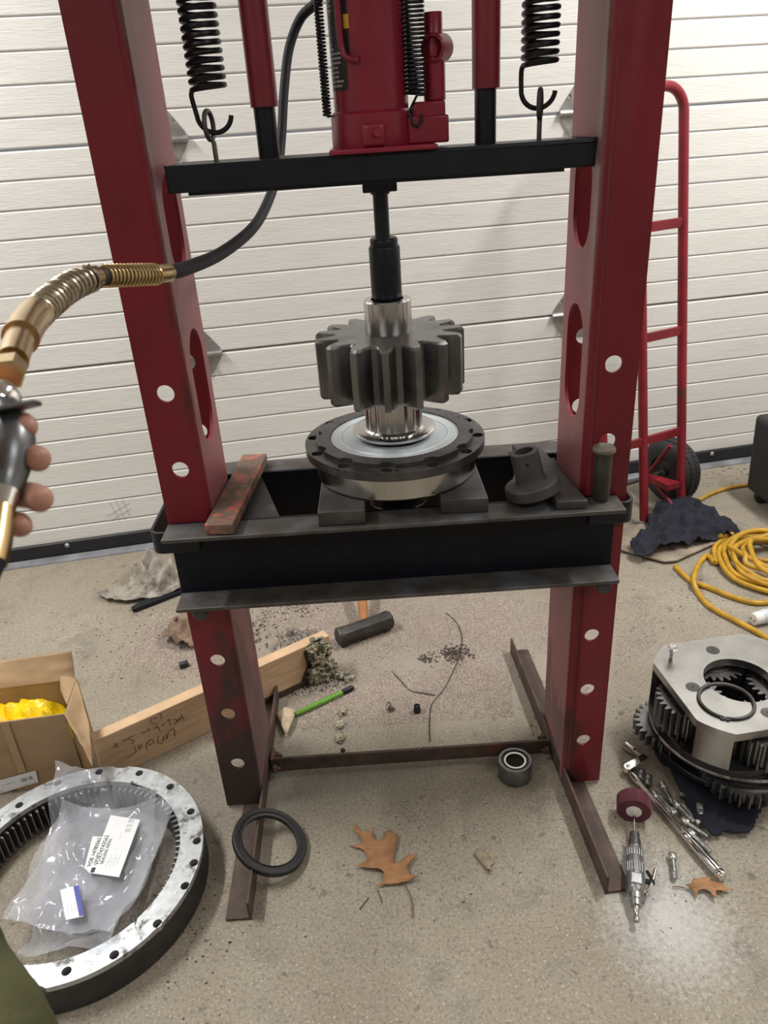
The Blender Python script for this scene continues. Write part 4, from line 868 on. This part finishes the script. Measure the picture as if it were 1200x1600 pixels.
cl_out = [onz(*q) for q in ((1003, 1150), (1030, 1190), (1058, 1240), (1075, 1280), (1112, 1312), (1140, 1308), (1166, 1310), (1178, 1290), (1215, 1240), (1290, 1200), (1260, 1120), (1100, 1090))]
cloth('navy_cloth', 'dark navy cloth spread under the planetary gear carrier', NAVY, cl_out, lambda x, y: .002, 2, .014, freq=12)
# a folded pad of the same cloth carries the carrier: the cloth mounds up below it
car = thing('planetary_carrier', (CC.x, CC.y, .03), 'big steel planetary gear carrier with meshed gears, standing on navy cloth', 'gear carrier')
ZT_ = .222; ZU = .120
angs = [math.radians(a) for a in (187, 277, 7, 97)]; cd_ = .157
def clipped(r, cdist, n=144):
    pts = []
    for i in range(n):
        t = 2*PI*i/n; rr_ = r
        for a in angs:
            k = math.cos(t-a)
            if k > 0: rr_ = min(rr_, cdist/k)
        pts.append((CC.x+rr_*math.cos(t), CC.y+rr_*math.sin(t)))
    return pts
obj('top_plate', MB().prism(clipped(CR, cd_, 240), [circ(CC.x, CC.y, .076, 72)], .020, lambda x, y, z: (x, y, ZT_-.020+z)), CARR, car, bevel=.003, smooth=30)
obj('hole_lip', MB().lathe([(.0762, -.02), (.0762, 0), (.0775, 0), (.0775, -.02)], 64, o=(CC.x, CC.y, ZT_-.0005), closed=True), DSTL, car)
for k in range(4):
    a0 = angs[k]+math.radians(33); a1 = angs[k]+math.radians(57); m = MB()
    pts = [(CC.x+CR*.999*math.cos(t), CC.y+CR*.999*math.sin(t)) for t in np.linspace(a0, a1, 9)]+[(CC.x+.150*math.cos(t), CC.y+.150*math.sin(t)) for t in np.linspace(a1-.10, a0+.10, 5)]
    obj('pillar', m.prism(pts, [], ZT_-.0205-ZU, lambda x, y, z: (x, y, ZU+z)), CARR, car, bevel=.001, smooth=30)
obj('middle_plate', MB().prism(clipped(CR, .168, 144), [circ(CC.x, CC.y, .070, 48)], .018, lambda x, y, z: (x, y, ZU-.0182+z)), CARRD, car, bevel=.002, smooth=30)
def planet(a, rad, ro, rr_, z0, z1, n, m, name, ph=0.0):
    c = CC+Vector((math.cos(a), math.sin(a), 0))*rad; ol = [(c.x+x, c.y+y) for x, y in gear_outline(n, ro, rr_, a+ph, ((0, .72), (.3, .6), (.6, .42), (1, .16)))]
    g = obj(name, MB().prism(ol, [circ(c.x, c.y, ro*.52, 32)], z1-z0, lambda x, y, z: (x, y, z0+z)), m, car, smooth=25)
    obj('race', MB().ring((c.x, c.y, z0-.001), (0, 0, 1), ro*.60, ro*.50, z1-z0+.002, 36), DSTL, g); return c
for a in angs:
    c = planet(a, .112, .077, .064, ZU+.004, ZT_-.030, 26, GEAR, 'planet_gear', .05)
    obj('gear_pin', MB().cyl((c.x, c.y, ZU+.001), (c.x, c.y, ZT_-.0205), .036, n=28), DSTL, car)
    obj('pin_end', MB().lathe([(.0035, 0), (.0125, 0), (.0155, .0004), (.0155, -.002), (.0035, -.002)], 32, o=(c.x, c.y, ZT_+.0002), closed=True), DSTL, car)
    obj('pin_dimple', MB().cyl((c.x, c.y, ZT_+.0001), (c.x, c.y, ZT_+.0004), .0034, n=14), OILY, car)
# lower stage
low = [a-math.radians(20) for a in angs]
obj('lower_plate', MB().ring((CC.x, CC.y, .082), (0, 0, 1), .180, .07, .018, 96, .003), CARRD, car)
obj('spacer_ring', MB().ring((CC.x, CC.y, .0362), (0, 0, 1), .168, .07, .014, 96, .002), CARRD, car)
for a in low:
    planet(a, .134, .084, .070, .052, .081, 26, GEAR, 'lower_planet_gear', .02)
obj('retainer_band', MB().lathe([(.171, 0), (.183, 0), (.183, .009), (.171, .009)], 96, o=(CC.x, CC.y, .0985-.006), closed=True), BRIGHT2, car)
for k in range(4):
    a = angs[k]+.8; p = CC+Vector((math.cos(a), math.sin(a), 0))*.150
    obj('spacer_post', MB().cyl((p.x, p.y, .0502), (p.x, p.y, .0778), .014, n=16), CARRD, car)
obj('sun_hub', MB().ring((CC.x, CC.y, .03), (0, 0, 1), .062, .045, .006, 40), CARRD, car)
snap = thing('snap_ring', (.73, -.003, ZT_), 'dark open snap ring lying on top of the planetary carrier', 'ring')
sa_ = math.radians(245); path = [(.7305+.0565*math.cos(t), -.004+.0565*math.sin(t), ZT_+.0033) for t in np.linspace(sa_+.07, sa_+2*PI-.07, 72)]
m = MB(); nn = len(path)
obj('band', MB().tube(path, [.0030+.0016*math.sin(PI*i/(nn-1)) for i in range(nn)], 8), DSTL, snap, smooth=60)
for sg in (1, -1):
    t = sa_+sg*.085; c = Vector((.7305+.058*math.cos(t), -.004+.058*math.sin(t), ZT_+.0008)); obj('lug', MB().ring(c, (0, 0, 1), .0055, .0018, .0032, 18), DSTL, snap)
bp_ = onz(1048, 1029, ZT_)
hb2 = thing('hex_bolt', bp_, 'shiny flanged hex bolt standing head up on the planetary carrier', 'bolt')
ba = Vector((.03, .02, 1)).normalized()
obj('shank', MB().lathe([(0, 0), (.0038, 0), (.0045, .001)]+[(.0047 if i % 2 else .004, .002+i*.0011) for i in range(16)]+[(.0046, .021), (.0046, .028), (0, .028)], 16, o=bp_+Vector((0, 0, .0002)), axis=ba), CHROME, hb2)
obj('head', MB().lathe([(.0046, .0), (.0118, 0), (.0122, .0015), (.010, .003), (0, .003)], 28, o=bp_+ba*.0282, axis=ba), CHROME, hb2)
obj('hex', MB().lathe([(.0088, .003), (.0092, .004), (.0092, .009), (.0078, .0105), (.004, .0105), (.0035, .0095), (0, .0095)], 6, o=bp_+ba*.0282, axis=ba), CHROME, hb2, smooth=20)

# ================================================================ hand truck, rag, cord, plug on the right
TU = Vector((math.cos(math.radians(25)), math.sin(math.radians(25)), 0)); TV = Vector((TU.y, -TU.x, 0)); T2 = Vector((1.145, 1.285, 0))
def tp_(u, v, z): return T2+TU*u+TV*v+Vector((0, 0, z))
LEAN = .145
def tl(u, v, z): return tp_(u, v-LEAN*z, z)
TN = (TV+Vector((0, 0, LEAN))).normalized()
ht = thing('hand_truck', tp_(-.18, 0, 0), 'red tube hand truck with black tyres standing by the door', 'hand truck')
ztop = onpl(1042, 134, tp_(0, 0, 0), TN).z; rb = .075
arc = [tl(-rb+rb*math.cos(t), 0, ztop-rb+rb*math.sin(t)) for t in np.linspace(0, PI/2, 9)]
arc2 = [tl(-.37+rb-rb*math.cos(t), 0, ztop-rb+rb*math.sin(t)) for t in np.linspace(PI/2, 0, 9)]
obj('tube_frame', MB().tube([tl(0, 0, .02)]+arc+arc2+[tl(-.37, 0, .02)], .0165, 16), REDT, ht)
def zat(px, py): return onpl(px, py, tp_(0, 0, 0), TN).z
obj('middle_bar', MB().cyl(tl(-.185, 0, .02), tl(-.185, 0, zat(1045, 350)), .0165, n=12), REDT, ht)
for px, py in ((1045, 350), (1040, 521), (1030, 682)):
    z = zat(px, py); obj('cross_strap', MB().quadbox([tl(-.36, .006, z-.016), tl(-.01, .006, z-.016), tl(-.01, -.006, z-.016), tl(-.36, -.006, z-.016)], (0, 0, .032)), REDT, ht, bevel=.002)
WR = .125
for u in (.035, -.405):
    wc_ = tp_(u-.035, -.115, WR)
    wh = obj('tyre', MB().lathe([(.062, 0), (.085, -.004), (.110, .004), (WR-.004, .018), (WR, .035), (WR, .055), (WR-.004, .072), (.110, .086), (.085, .094), (.062, .09)], 56, o=wc_, axis=TU, closed=True), TYRE, ht)
    tr = MB()
    for i in range(40):
        t = 2*PI*i/40; a_ = Vector((0, 0, 1))*math.cos(t)+TV*math.sin(t); tg = TU.cross(a_)
        for w0 in (.022, .048): c = wc_+TU*w0+a_*(WR-.001); tr.quadbox([c-tg*.006, c+tg*.006, c+tg*.006+TU*.018, c-tg*.006+TU*.018], a_*.003)
    obj('tread_blocks', tr, TYRE, wh)['kind'] = 'stuff'
    obj('rim', MB().lathe([(0, .004), (.018, .002), (.020, .014), (.045, .018), (.060, .008), (.0622, .010), (.0622, .08), (0, .08)], 32, o=wc_, axis=TU), mat('dark_rim', (.035, .033, .033), .45, .5, var=.3), wh)
    obj('axle_nut', MB().lathe([(.010, -.008), (.010, .004)], 6, o=wc_, axis=TU), GALV, wh)
obj('axle', MB().cyl(tp_(-.44, -.115, WR), tp_(.0, -.115, WR), .009, n=12), DSTL, ht)
for u in (-.055, -.315):
    obj('axle_brace', MB().tube([tl(u, 0, .275), tp_(u-.02, -.115, WR+.015), tp_(u, 0, .05)], .008, 8), REDT, ht)
    obj('axle_bracket', MB().quadbox([tp_(u-.03, 0, WR-.012), tp_(u+.03, 0, WR-.012), tp_(u-.01, -.115, WR-.012), tp_(u-.03, -.115, WR-.012)], (0, 0, .024)), REDT, ht)
tplate = [tp_(-.40, .0, .008), tp_(-.395, .11, .008), tp_(-.33, .245, .008), tp_(-.29, .262, .008), tp_(.05, .236, .008), tp_(.06, .12, .008), tp_(.05, 0, .008)]
m = MB(); nq = len(tplate); m.add(tplate+[p+Vector((0, 0, .006)) for p in tplate], [tuple(range(nq)), tuple(range(2*nq-1, nq-1, -1))]+[(i, (i+1) % nq, (i+1) % nq+nq, i+nq) for i in range(nq)])
m.quadbox([tp_(-.39, .006, .002), tp_(.04, .006, .002), tp_(.04, .0, .002), tp_(-.39, .0, .002)], (0, 0, .006))
obj('toe_plate', m, PLY, ht, bevel=.001, smooth=20, label='dirty toe plate')
rag_o = [onz(x, y, .016) for x, y in ((1025, 800), (1062, 782), (1090, 796), (1108, 800), (1120, 815), (1140, 822), (1156, 838), (1110, 848), (1075, 858), (1040, 862), (1004, 876), (990, 872), (984, 855), (1010, 835), (1012, 815))]
cloth('navy_rag', 'crumpled dark navy rag lying on the hand truck toe plate', NAVY, rag_o, lambda x, y: .020+.03*max(0, 1-(Vector((x, y, 0))-tp_(-.05, .05, 0)).length/.16), 5, .024, n=60, freq=20, cat='rag')

def cord(name, pts, r, m, parent, k=6): return obj(name, MB().tube(spline(pts, k), r, 10), m, parent)
CRD = .0085
yc = thing('extension_cord', onz(1160, 890), 'thick yellow extension cord coiled on the floor by the hand truck', 'cord')
cc = onz(1212, 888); rc = random.Random(5); loop = []
def z_(i): return CRD+.0015+rc.random()*.02
strand = [onz(1058, 888, CRD), onz(1080, 908, CRD), onz(1108, 918, CRD), onz(1145, 933, CRD), onz(1185, 942, CRD), onz(1230, 935, CRD)]
pts = [onz(1240, 1035, CRD), onz(1200, 998, CRD), onz(1150, 970, CRD), onz(1110, 948, CRD), onz(1090, 925, CRD), onz(1084, 905, CRD*3), onz(1090, 885, CRD), onz(1105, 868, CRD)]
for turn in range(8):
    rx, ry = .225-.016*turn+rc.uniform(-.012, .012), .20-.014*turn+rc.uniform(-.02, .02); ox, oy = rc.uniform(-.015, .015), rc.uniform(-.02, .02)
    for s in range(12):
        t = math.radians(175)-2*PI*s/12
        pts.append(Vector((cc.x+.03+ox+rx*math.cos(t), cc.y+oy+ry*math.sin(t), CRD+.003+.0085*turn*(.5+.5*abs(math.sin(t*1.5+turn)))+rc.uniform(0, .004))))
cord('coiled_cable', pts, CRD, YELC, yc, 5)
cord('loose_run', [onz(1055, 885, CRD)]+strand, CRD, YELC, yc)
cord('far_run', [tp_(-.06, .02, .04) if False else onz(1072, 803, CRD), onz(1092, 782, CRD), onz(1120, 768, CRD), onz(1150, 760, CRD), onz(1195, 756, CRD), onz(1250, 760, CRD)], CRD*.8, YELC, yc)
cord('cross_run', [onz(1125, 838, .03), onz(1150, 835, CRD*2), onz(1190, 845, CRD*2), onz(1235, 862, CRD*2)], CRD, YELC, yc)
cord('cross_run', [onz(1138, 853, CRD*6), onz(1160, 866, CRD*7), onz(1190, 882, CRD*7), onz(1230, 905, CRD*5)], CRD, YELC, yc)
pl0, pl1 = onz(1176, 968, .022), onz(1215, 957, .022); pd = (pl1-pl0).normalized()
pg = thing('white_plug', pl0-Vector((0, 0, .022)), 'white and clear plug connector lying at the right edge of the frame', 'plug')
obj('face', MB().lathe([(0, .0), (.015, 0), (.0185, .002), (.0195, .02), (.0195, .030), (0, .030)], 24, o=pl0, axis=pd), WHITEP, pg)
obj('collar', MB().lathe([(0, .030), (.0205, .0302), (.0215, .034), (.0215, .05), (.019, .06), (.014, .075), (.011, .085), (0, .085)], 16, o=pl0, axis=pd), mat('pale_blue_plastic', (.55, .62, .70), .25, var=.05), pg)
for dx in (-.007, .007): obj('slot', MB().box(-.0015, .0015, -.004, .004, -.0003, .0002, Matrix.Translation(pl0) @ Matrix((frame(pd)[0], frame(pd)[1], pd)).transposed().to_4x4() @ Matrix.Translation((dx, 0, 0))), OILY, pg)
p0 = onz(1228, 832)
bn_ = thing('black_bin', p0+Vector((.10, .10, 0)), 'black plastic wheeled bin cut off by the right edge behind the cord', 'bin')
q0 = p0+Vector((.012, .02, .035))
obj('body', MB().quadbox([q0, q0+Vector((.30, .05, 0)), q0+Vector((.25, .33, 0)), q0+Vector((-.03, .28, 0))], (-.012, 0, .31)), BINM, bn_, bevel=.02, smooth=40, seg=4)
for dx, dy in ((.035, .03), (.24, .07), (.02, .24), (.2, .28)): obj('castor', MB().lathe([(0, -.014), (.02, -.014), (.0255, -.008), (.0255, .008), (.02, .014), (0, .014)], 20, o=p0+Vector((dx, dy, .0257)), axis=(.2, 1, 0)), RUBBER, bn_)

# ================================================================ rags and bar behind the left upright
g_o = [onz(x, y) for x, y in ((152, 934), (175, 926), (205, 922), (212, 905), (228, 890), (245, 880), (285, 872), (300, 900), (290, 925), (250, 940), (200, 945), (170, 943))]
gcz = onz(262, 905)
cloth('grey_rag', 'crumpled pale grey rag on the floor behind the left end of the bed', RAGG, g_o, lambda x, y: .012+.055*max(0, 1-math.hypot((x-gcz.x)/.16, (y-gcz.y)/.12)), 9, .052, n=90, freq=19, cat='rag', damp=lambda x, y: max(.12, 1-math.hypot((x-gcz.x)/.17, (y-gcz.y)/.10)**2))
b_o = [onz(x, y) for x, y in ((254, 1004), (268, 990), (276, 972), (300, 962), (330, 975), (325, 1005), (300, 1018), (280, 1016))]
bcz = onz(295, 995)
cloth('brown_rag', 'crumpled brown rag on the floor behind the left upright', RAGB, b_o, lambda x, y: .008+.04*max(0, 1-math.hypot(x-bcz.x, y-bcz.y)/.10), 13, .030, n=60, freq=30, cat='rag', damp=lambda x, y: max(.15, 1-(math.hypot(x-bcz.x, y-bcz.y)/.09)**2))
ba0, ba1 = onz(206, 953, .006), onz(330, 905, .006); bdv = (ba1-ba0).normalized(); bsv = Vector((-bdv.y, bdv.x, 0))*.017
fb = thing('flat_lever_bar', (ba0+ba1)/2-Vector((0, 0, .006)), 'black flat steel bar on the floor pointing out behind the bed', 'steel bar')
m = MB(); ol = [ba0-bsv*.7, ba0+bdv*.01-bsv, ba1-bsv, ba1+bsv, ba0+bdv*.05+bsv, ba0+bsv*.2]
n6 = len(ol); m.add([p-Vector((0, 0, .0055)) for p in ol]+[p+Vector((0, 0, .011)) for p in ol], [tuple(range(n6-1, -1, -1)), tuple(range(n6, 2*n6))]+[(i, (i+1) % n6, (i+1) % n6+n6, i+n6) for i in range(n6)])
obj('bar', m, BLACK, fb, bevel=.002)

# ================================================================ small bits on the floor
def bit(name, px, py, label, cat, mesh, m, z=0.0):
    p = onz(px, py); t = obj(name, mesh(p), m, origin=p); tag(t, label, cat); return t
bit('rubber_plug', 652, 1113, 'black rubber plug standing in the granules between the feet', 'plug', lambda p: MB().lathe([(0, 0), (.0085, 0), (.0095, .002), (.0085, .022), (.007, .024), (.005, .020), (0, .020)], 18, o=p), RUBBER)
bit('rubber_plug', 288, 1043, 'black rubber plug lying on the floor by the brown rag', 'plug', lambda p: MB().lathe([(0, 0), (.010, 0), (.011, .002), (.010, .026), (0, .027)], 16, o=p+Vector((-.012, -.004, .0105)), axis=(1, .4, .02)), RUBBER)
bit('hex_nut', 452, 992, 'small steel nut on its side among the granules near the hammer', 'nut', lambda p: MB().lathe([(.0055, 0), (.0105, 0), (.0105, .012), (.0055, .012)], 6, o=p+Vector((0, 0, .0095)), axis=(.8, -.6, .1), closed=True), BOLTM)
bit('broken_clip', 611, 1110, 'small broken dark plastic clip in the granules left of the rubber plug', 'debris', lambda p: MB().blob(p+Vector((0, 0, .005)), .009, 3, 3, .7, (1, 1, .7), 2).tube([p+Vector((0, .01, .008)), p+Vector((-.006, .02, .012)), p+Vector((-.004, .028, .004))], .0018, 6), CHIPM)
for i, (px, py, lb) in enumerate(((535, 1114, 'farthest oily glassy lump of the three in a row by the green handle'), (531, 1135, 'middle oily glassy lump of the three in a row by the green handle'), (532, 1156, 'nearest oily glassy lump of the three in a row by the cross bar'))):
    o = bit('oily_lump', px, py, lb, 'debris', lambda p, i=i: MB().blob(p+Vector((0, 0, .006)), .012, 20+i, 3, .9, (.8, 1.1, .6), 2.4).blob(p+Vector((.006, .008, .005)), .008, 30+i, 3, .9, (.9, 1, .6), 2.4), CLUMP); o['group'] = 'oily lumps in a row'
bit('dark_pellet', 536, 1174, 'tiny dark pellet beside the cross bar below the oily lumps', 'debris', lambda p: MB().blob(p+Vector((0, 0, .004)), .006, 5, 2, .4), RUBBER)
tw = [onz(x, y, .003) for x, y in ((698, 958), (715, 975), (722, 1000), (716, 1030), (712, 1040), (695, 1075), (675, 1100), (671, 1130), (672, 1158))]
t = obj('thin_wire', MB().tube(spline(tw, 5), .0013, 6), mat('dark_wire', (.05, .035, .028), .6, .3, var=.3), origin=onz(690, 1060)); tag(t, 'thin dark bent wire lying across the granules', 'wire')
tw = [onz(x, y, .003) for x, y in ((612, 1048), (625, 1062), (640, 1078), (660, 1083), (680, 1086))]
t = obj('twig', MB().tube(spline(tw, 5), [.0012+.0012*math.sin(i*.3)**2 for i in range(21)], 6), CHIPM, origin=onz(645, 1070)); tag(t, 'thin brown twig lying left of the dark wire', 'twig')
for pts_, lb in ((((605, 1410), (613, 1432)), 'short pale straw below the large oak leaf'), (((562, 1420), (576, 1402)), 'short dark straw left of the large oak leaf stem'), (((590, 1390), (597, 1410)), 'split brown straw touching the large oak leaf')):
    t = obj('straw', MB().tube([onz(x, y, .002) for x, y in pts_], .0011, 5), LEAF2 if 'pale' in lb else CHIPM, origin=onz(*pts_[0])); tag(t, lb, 'straw')
# oil absorbent granules: nobody could count them
rg_ = random.Random(11); vs = []; fs = []
def grains(n, poly, s0, s1):
    P4 = [onz(*q) for q in poly]; k = 0
    while k < n:
        u, v = rg_.random(), rg_.random(); p = P4[0]*(1-u)*(1-v)+P4[1]*u*(1-v)+P4[2]*u*v+P4[3]*(1-u)*v
        if noise.noise(Vector((p.x*7, p.y*7, 3)))+.62 < rg_.random()*.8: k += .35; continue
        if XL-.01 < p.x < XR+.01 and -.01 < p.y < D+.01 and (p.x < XLi+.01 or p.x > XRi-.01): continue
        k += 1; s = rg_.uniform(s0, s1); b = len(vs); a = rg_.random()*6.28
        for i in range(3): vs.append((p.x+s*math.cos(a+2.1*i)*rg_.uniform(.7, 1.2), p.y+s*math.sin(a+2.1*i)*rg_.uniform(.7, 1.2), .0004))
        vs.append((p.x+rg_.uniform(-.3, .3)*s, p.y+rg_.uniform(-.3, .3)*s, .0004+s*rg_.uniform(.8, 1.5))); fs.extend([(b, b+1, b+3), (b+1, b+2, b+3), (b+2, b, b+3)])
grains(42000, ((470, 1140), (800, 1120), (800, 925), (400, 925)), .0014, .0029)
grains(11000, ((170, 1060), (330, 1060), (420, 940), (240, 960)), .0014, .0028)
grains(4500, ((800, 1040), (880, 1010), (860, 940), (740, 930)), .0012, .0025)
grains(2600, ((960, 1060), (1030, 1000), (1010, 940), (960, 930)), .0012, .0024)
me = bpy.data.meshes.new('absorbent_granules'); me.from_pydata(vs, [], fs); o = bpy.data.objects.new('absorbent_granules', me); COL.objects.link(o); me.materials.append(GRAN)
tag(o, 'pinkish oil absorbent granules scattered on the floor behind the press', 'granules', kind='stuff')
vs = []; fs = []
def crumbs(n, c, sx, sy, s0, s1, up=1.0):
    for i in range(n):
        p = onz(*c)+Vector((rg_.gauss(0, sx), rg_.gauss(0, sy), 0)); s = rg_.uniform(s0, s1); b = len(vs); a = rg_.random()*6.28
        for k in range(3): vs.append((p.x+s*math.cos(a+2.1*k)*rg_.uniform(.5, 1.5), p.y+s*math.sin(a+2.1*k)*rg_.uniform(.5, 1.5), .0006))
        vs.append((p.x, p.y, .0006+s*up*rg_.uniform(.5, 1.2))); fs.extend([(b, b+1, b+3), (b+1, b+2, b+3), (b+2, b, b+3)])
crumbs(260, (712, 1022), .022, .020, .002, .006); crumbs(60, (665, 1030), .015, .01, .002, .005); crumbs(170, (400, 985), .05, .06, .002, .006); crumbs(90, (470, 950), .05, .03, .002, .006)
crumbs(150, (200, 1000), .15, .14, .0012, .0042, .6); crumbs(120, (600, 1290), .3, .14, .0008, .003, .6); crumbs(120, (1040, 950), .12, .2, .001, .004, .6); crumbs(60, (1130, 735), .10, .07, .002, .008, .4)
crumbs(70, (300, 1440), .05, .09, .001, .004); crumbs(90, (880, 1120), .09, .1, .001, .0035); crumbs(100, (1020, 1380), .07, .08, .0006, .0022, .5)
me = bpy.data.meshes.new('floor_debris'); me.from_pydata(vs, [], fs); o = bpy.data.objects.new('floor_debris', me); COL.objects.link(o); me.materials.append(CHIPM)
tag(o, 'dark crumbs and flakes of debris scattered over the concrete floor', 'debris', kind='stuff')

# ================================================================ hose, valve and the person holding it
hz = thing('hydraulic_hose', dep(255, 428, .95), 'black hose with brass spring guards and a metal valve, held at the left edge', 'hose')
hp_ = [dep(512, -40, 1.46), dep(495, 2, 1.50), dep(470, 28, 1.53), dep(452, 75, 1.545), dep(444, 140, 1.55), dep(440, 210, 1.55), dep(434, 265, 1.53), dep(420, 312, 1.47), dep(396, 355, 1.36), dep(350, 393, 1.20), dep(300, 416, 1.05), dep(257, 427, .955), dep(205, 430, .895), dep(150, 433, .845), dep(112, 447, .80), dep(80, 470, .75), dep(52, 496, .70), dep(36, 520, .655), dep(22, 555, .60), dep(14, 590, .56)]
hs_pts = spline(hp_, 8)
obj('rubber_hose', MB().tube(hs_pts[:8*14], .0095, 16), HOSE, hz)
def run(i0, i1, n):
    seg = hs_pts[int(i0*8):int(i1*8)+1]; L_ = [0]
    for a, b in zip(seg, seg[1:]): L_.append(L_[-1]+(b-a).length)
    return [Vector([np.interp(L_[-1]*k/(n-1), L_, [p[c] for p in seg]) for c in range(3)]) for k in range(n)]
def guard(i0, i1, r, wr, turns, m, nm):
    c = run(i0, i1, turns*14+1); vs = []
    for k, p in enumerate(c):
        d = (c[min(k+1, len(c)-1)]-c[max(k-1, 0)]).normalized(); u = RIGHT.cross(d); u = (UP-d*UP.dot(d)).normalized(); v = d.cross(u); t = 2*PI*k/14
        vs.append(p+u*(r*math.cos(t))+v*(r*math.sin(t)))
    return obj(nm, MB().tube(vs, wr, 8), m, hz)
guard(11.35, 12.85, .0112, .0021, 15, BRASS, 'spring_guard'); guard(13.2, 15.9, .0128, .0027, 15, BRASS2, 'spring_guard')
def sleeve(i0, i1, r, m, nm, n=12): c = run(i0, i1, n); return obj(nm, MB().tube([c[0]]+c+[c[-1]], [r*.9]+[r]*n+[r*.9], 24), m, hz, smooth=40)
sleeve(10.95, 11.4, .0112, BRASS, 'ferrule'); sleeve(12.8, 13.25, .0105, RUBBER, 'collar'); sleeve(15.8, 17.25, .0150, BRASS, 'ferrule'); sleeve(13.12, 13.3, .0125, BRASS, 'ferrule')
sleeve(17.2, 18.3, .0118, BRASS, 'coupling')
v0, v1 = dep(17, 572, .575), dep(5, 612, .535); vd = (v1-v0).normalized()
obj('hex_nut', MB().lathe([(.0105, 0), (.0122, .001), (.0122, .018), (.0105, .019)], 6, o=v0, axis=vd), BRASS, hz, smooth=20)
obj('valve_head', MB().blob(dep(4, 624, .525), .0125, 2, 3, .12, (1, 1, 1), 1.2), CHROME, hz)
obj('valve_body', MB().tube(spline([dep(2, 626, .525), dep(12, 655, .515), dep(18, 690, .505), dep(12, 740, .498), dep(4, 775, .49)], 4), [.0085, .0095, .0105, .0115, .0125, .0135, .0142, .0148, .0148, .0146, .0142, .0136, .0126, .0116, .0108, .0102, .010], 20), ALU, hz, smooth=60)
a_ = dep(-8, 643, .497); b_ = dep(58, 629, .505)
obj('trigger_plate', MB().quadbox([a_-UP*.0016-FWD*.010, b_-UP*.0012-FWD*.004, b_-UP*.0012+FWD*.008, a_-UP*.0016+FWD*.010], UP*.003), ALU, hz, bevel=.0008)
obj('lower_fitting', MB().tube([dep(6, 768, .49), dep(-4, 800, .482)], .0100, 20), CHROME, hz); obj('lower_coupling', MB().tube([dep(-3, 798, .482), dep(-10, 850, .468), dep(-16, 880, .46)], [.0105, .0105, .0098], 16), BRASS, hz)
obj('supply_hose', MB().tube(spline([dep(-15, 874, .461), dep(-40, 940, .445), dep(-60, 1060, .43), dep(-200, 1250, .42)], 6), .0092, 14), HOSE, hz)

per = thing('person', CAM+Vector((-.55, -.1, 0))-Vector((0, 0, CAM.z)), 'person at the left edge, bare hand gripping the hose valve, olive trouser leg below', 'person')
def skin_mesh(name, verts, edges, radii, m, parent, sub=2):
    me = bpy.data.meshes.new(name); base = wloc(parent); me.from_pydata([Vector(v)-base for v in verts], edges, []); o = bpy.data.objects.new(name, me); COL.objects.link(o); o.parent = parent
    o.modifiers.new('skin', 'SKIN')
    for i, r in enumerate(radii): me.skin_vertices[0].data[i].radius = (r, r)
    me.skin_vertices[0].data[0].use_root = True
    s = o.modifiers.new('sub', 'SUBSURF'); s.levels = sub; s.render_levels = sub; me.materials.append(m)
    o.modifiers['skin'].use_smooth_shade = True; return o
V = []; E_ = []; Rr = []
def vtx(p, r, par=None): V.append(p); Rr.append(r); k = len(V)-1; (E_.append((par, k)) if par is not None else None); return k
palm = vtx(dep(-150, 735, .475), .024); wrist = vtx(dep(-215, 830, .455), .024, palm); fa = vtx(dep(-330, 1010, .43), .031, wrist); vtx(dep(-460, 1250, .41), .037, fa)
for kn, pts_ in (((-112, 655, .50), [(-62, 640, .535, .0095), (2, 648, .530, .009), (38, 662, .512, .0086), (46, 672, .500, .0082)]), ((-118, 700, .495), [(-64, 700, .535, .0098), (2, 706, .528, .0095), (50, 712, .512, .0094), (64, 720, .497, .0092)]),
                  ((-122, 750, .49), [(-66, 765, .53, .0098), (2, 770, .522, .0095), (52, 774, .508, .0098), (67, 783, .492, .0096)]), ((-124, 795, .48), [(-70, 820, .52, .009), (-6, 820, .512, .0085), (28, 817, .500, .0088), (38, 826, .487, .0084)])):
    a = vtx(dep(*kn), .0125, palm)
    for x, y, t, r in pts_: a = vtx(dep(x, y, t), r, a)
th1 = vtx(dep(-135, 690, .455), .0135, palm); th2 = vtx(dep(-90, 650, .445), .011, th1); vtx(dep(-45, 628, .45), .0095, th2)
skin_mesh('hand', V, E_, Rr, SKIN, per)
V2 = [dep(-262, 1300, .80), dep(-142, 1510, .64), dep(-50, 1675, .56), dep(76, 1900, .52)]
lg = skin_mesh('trouser_leg', V2, [(0, 1), (1, 2), (2, 3)], [.085, .076, .068, .062], OLIVE, per)
q = lg.modifiers.new('sub2', 'SUBSURF'); q.levels = q.render_levels = 2
tx = bpy.data.textures.new('wrinkles', 'CLOUDS'); tx.noise_scale = .05
q = lg.modifiers.new('wrinkle', 'DISPLACE'); q.texture = tx; q.strength = .012; q.texture_coords = 'LOCAL'
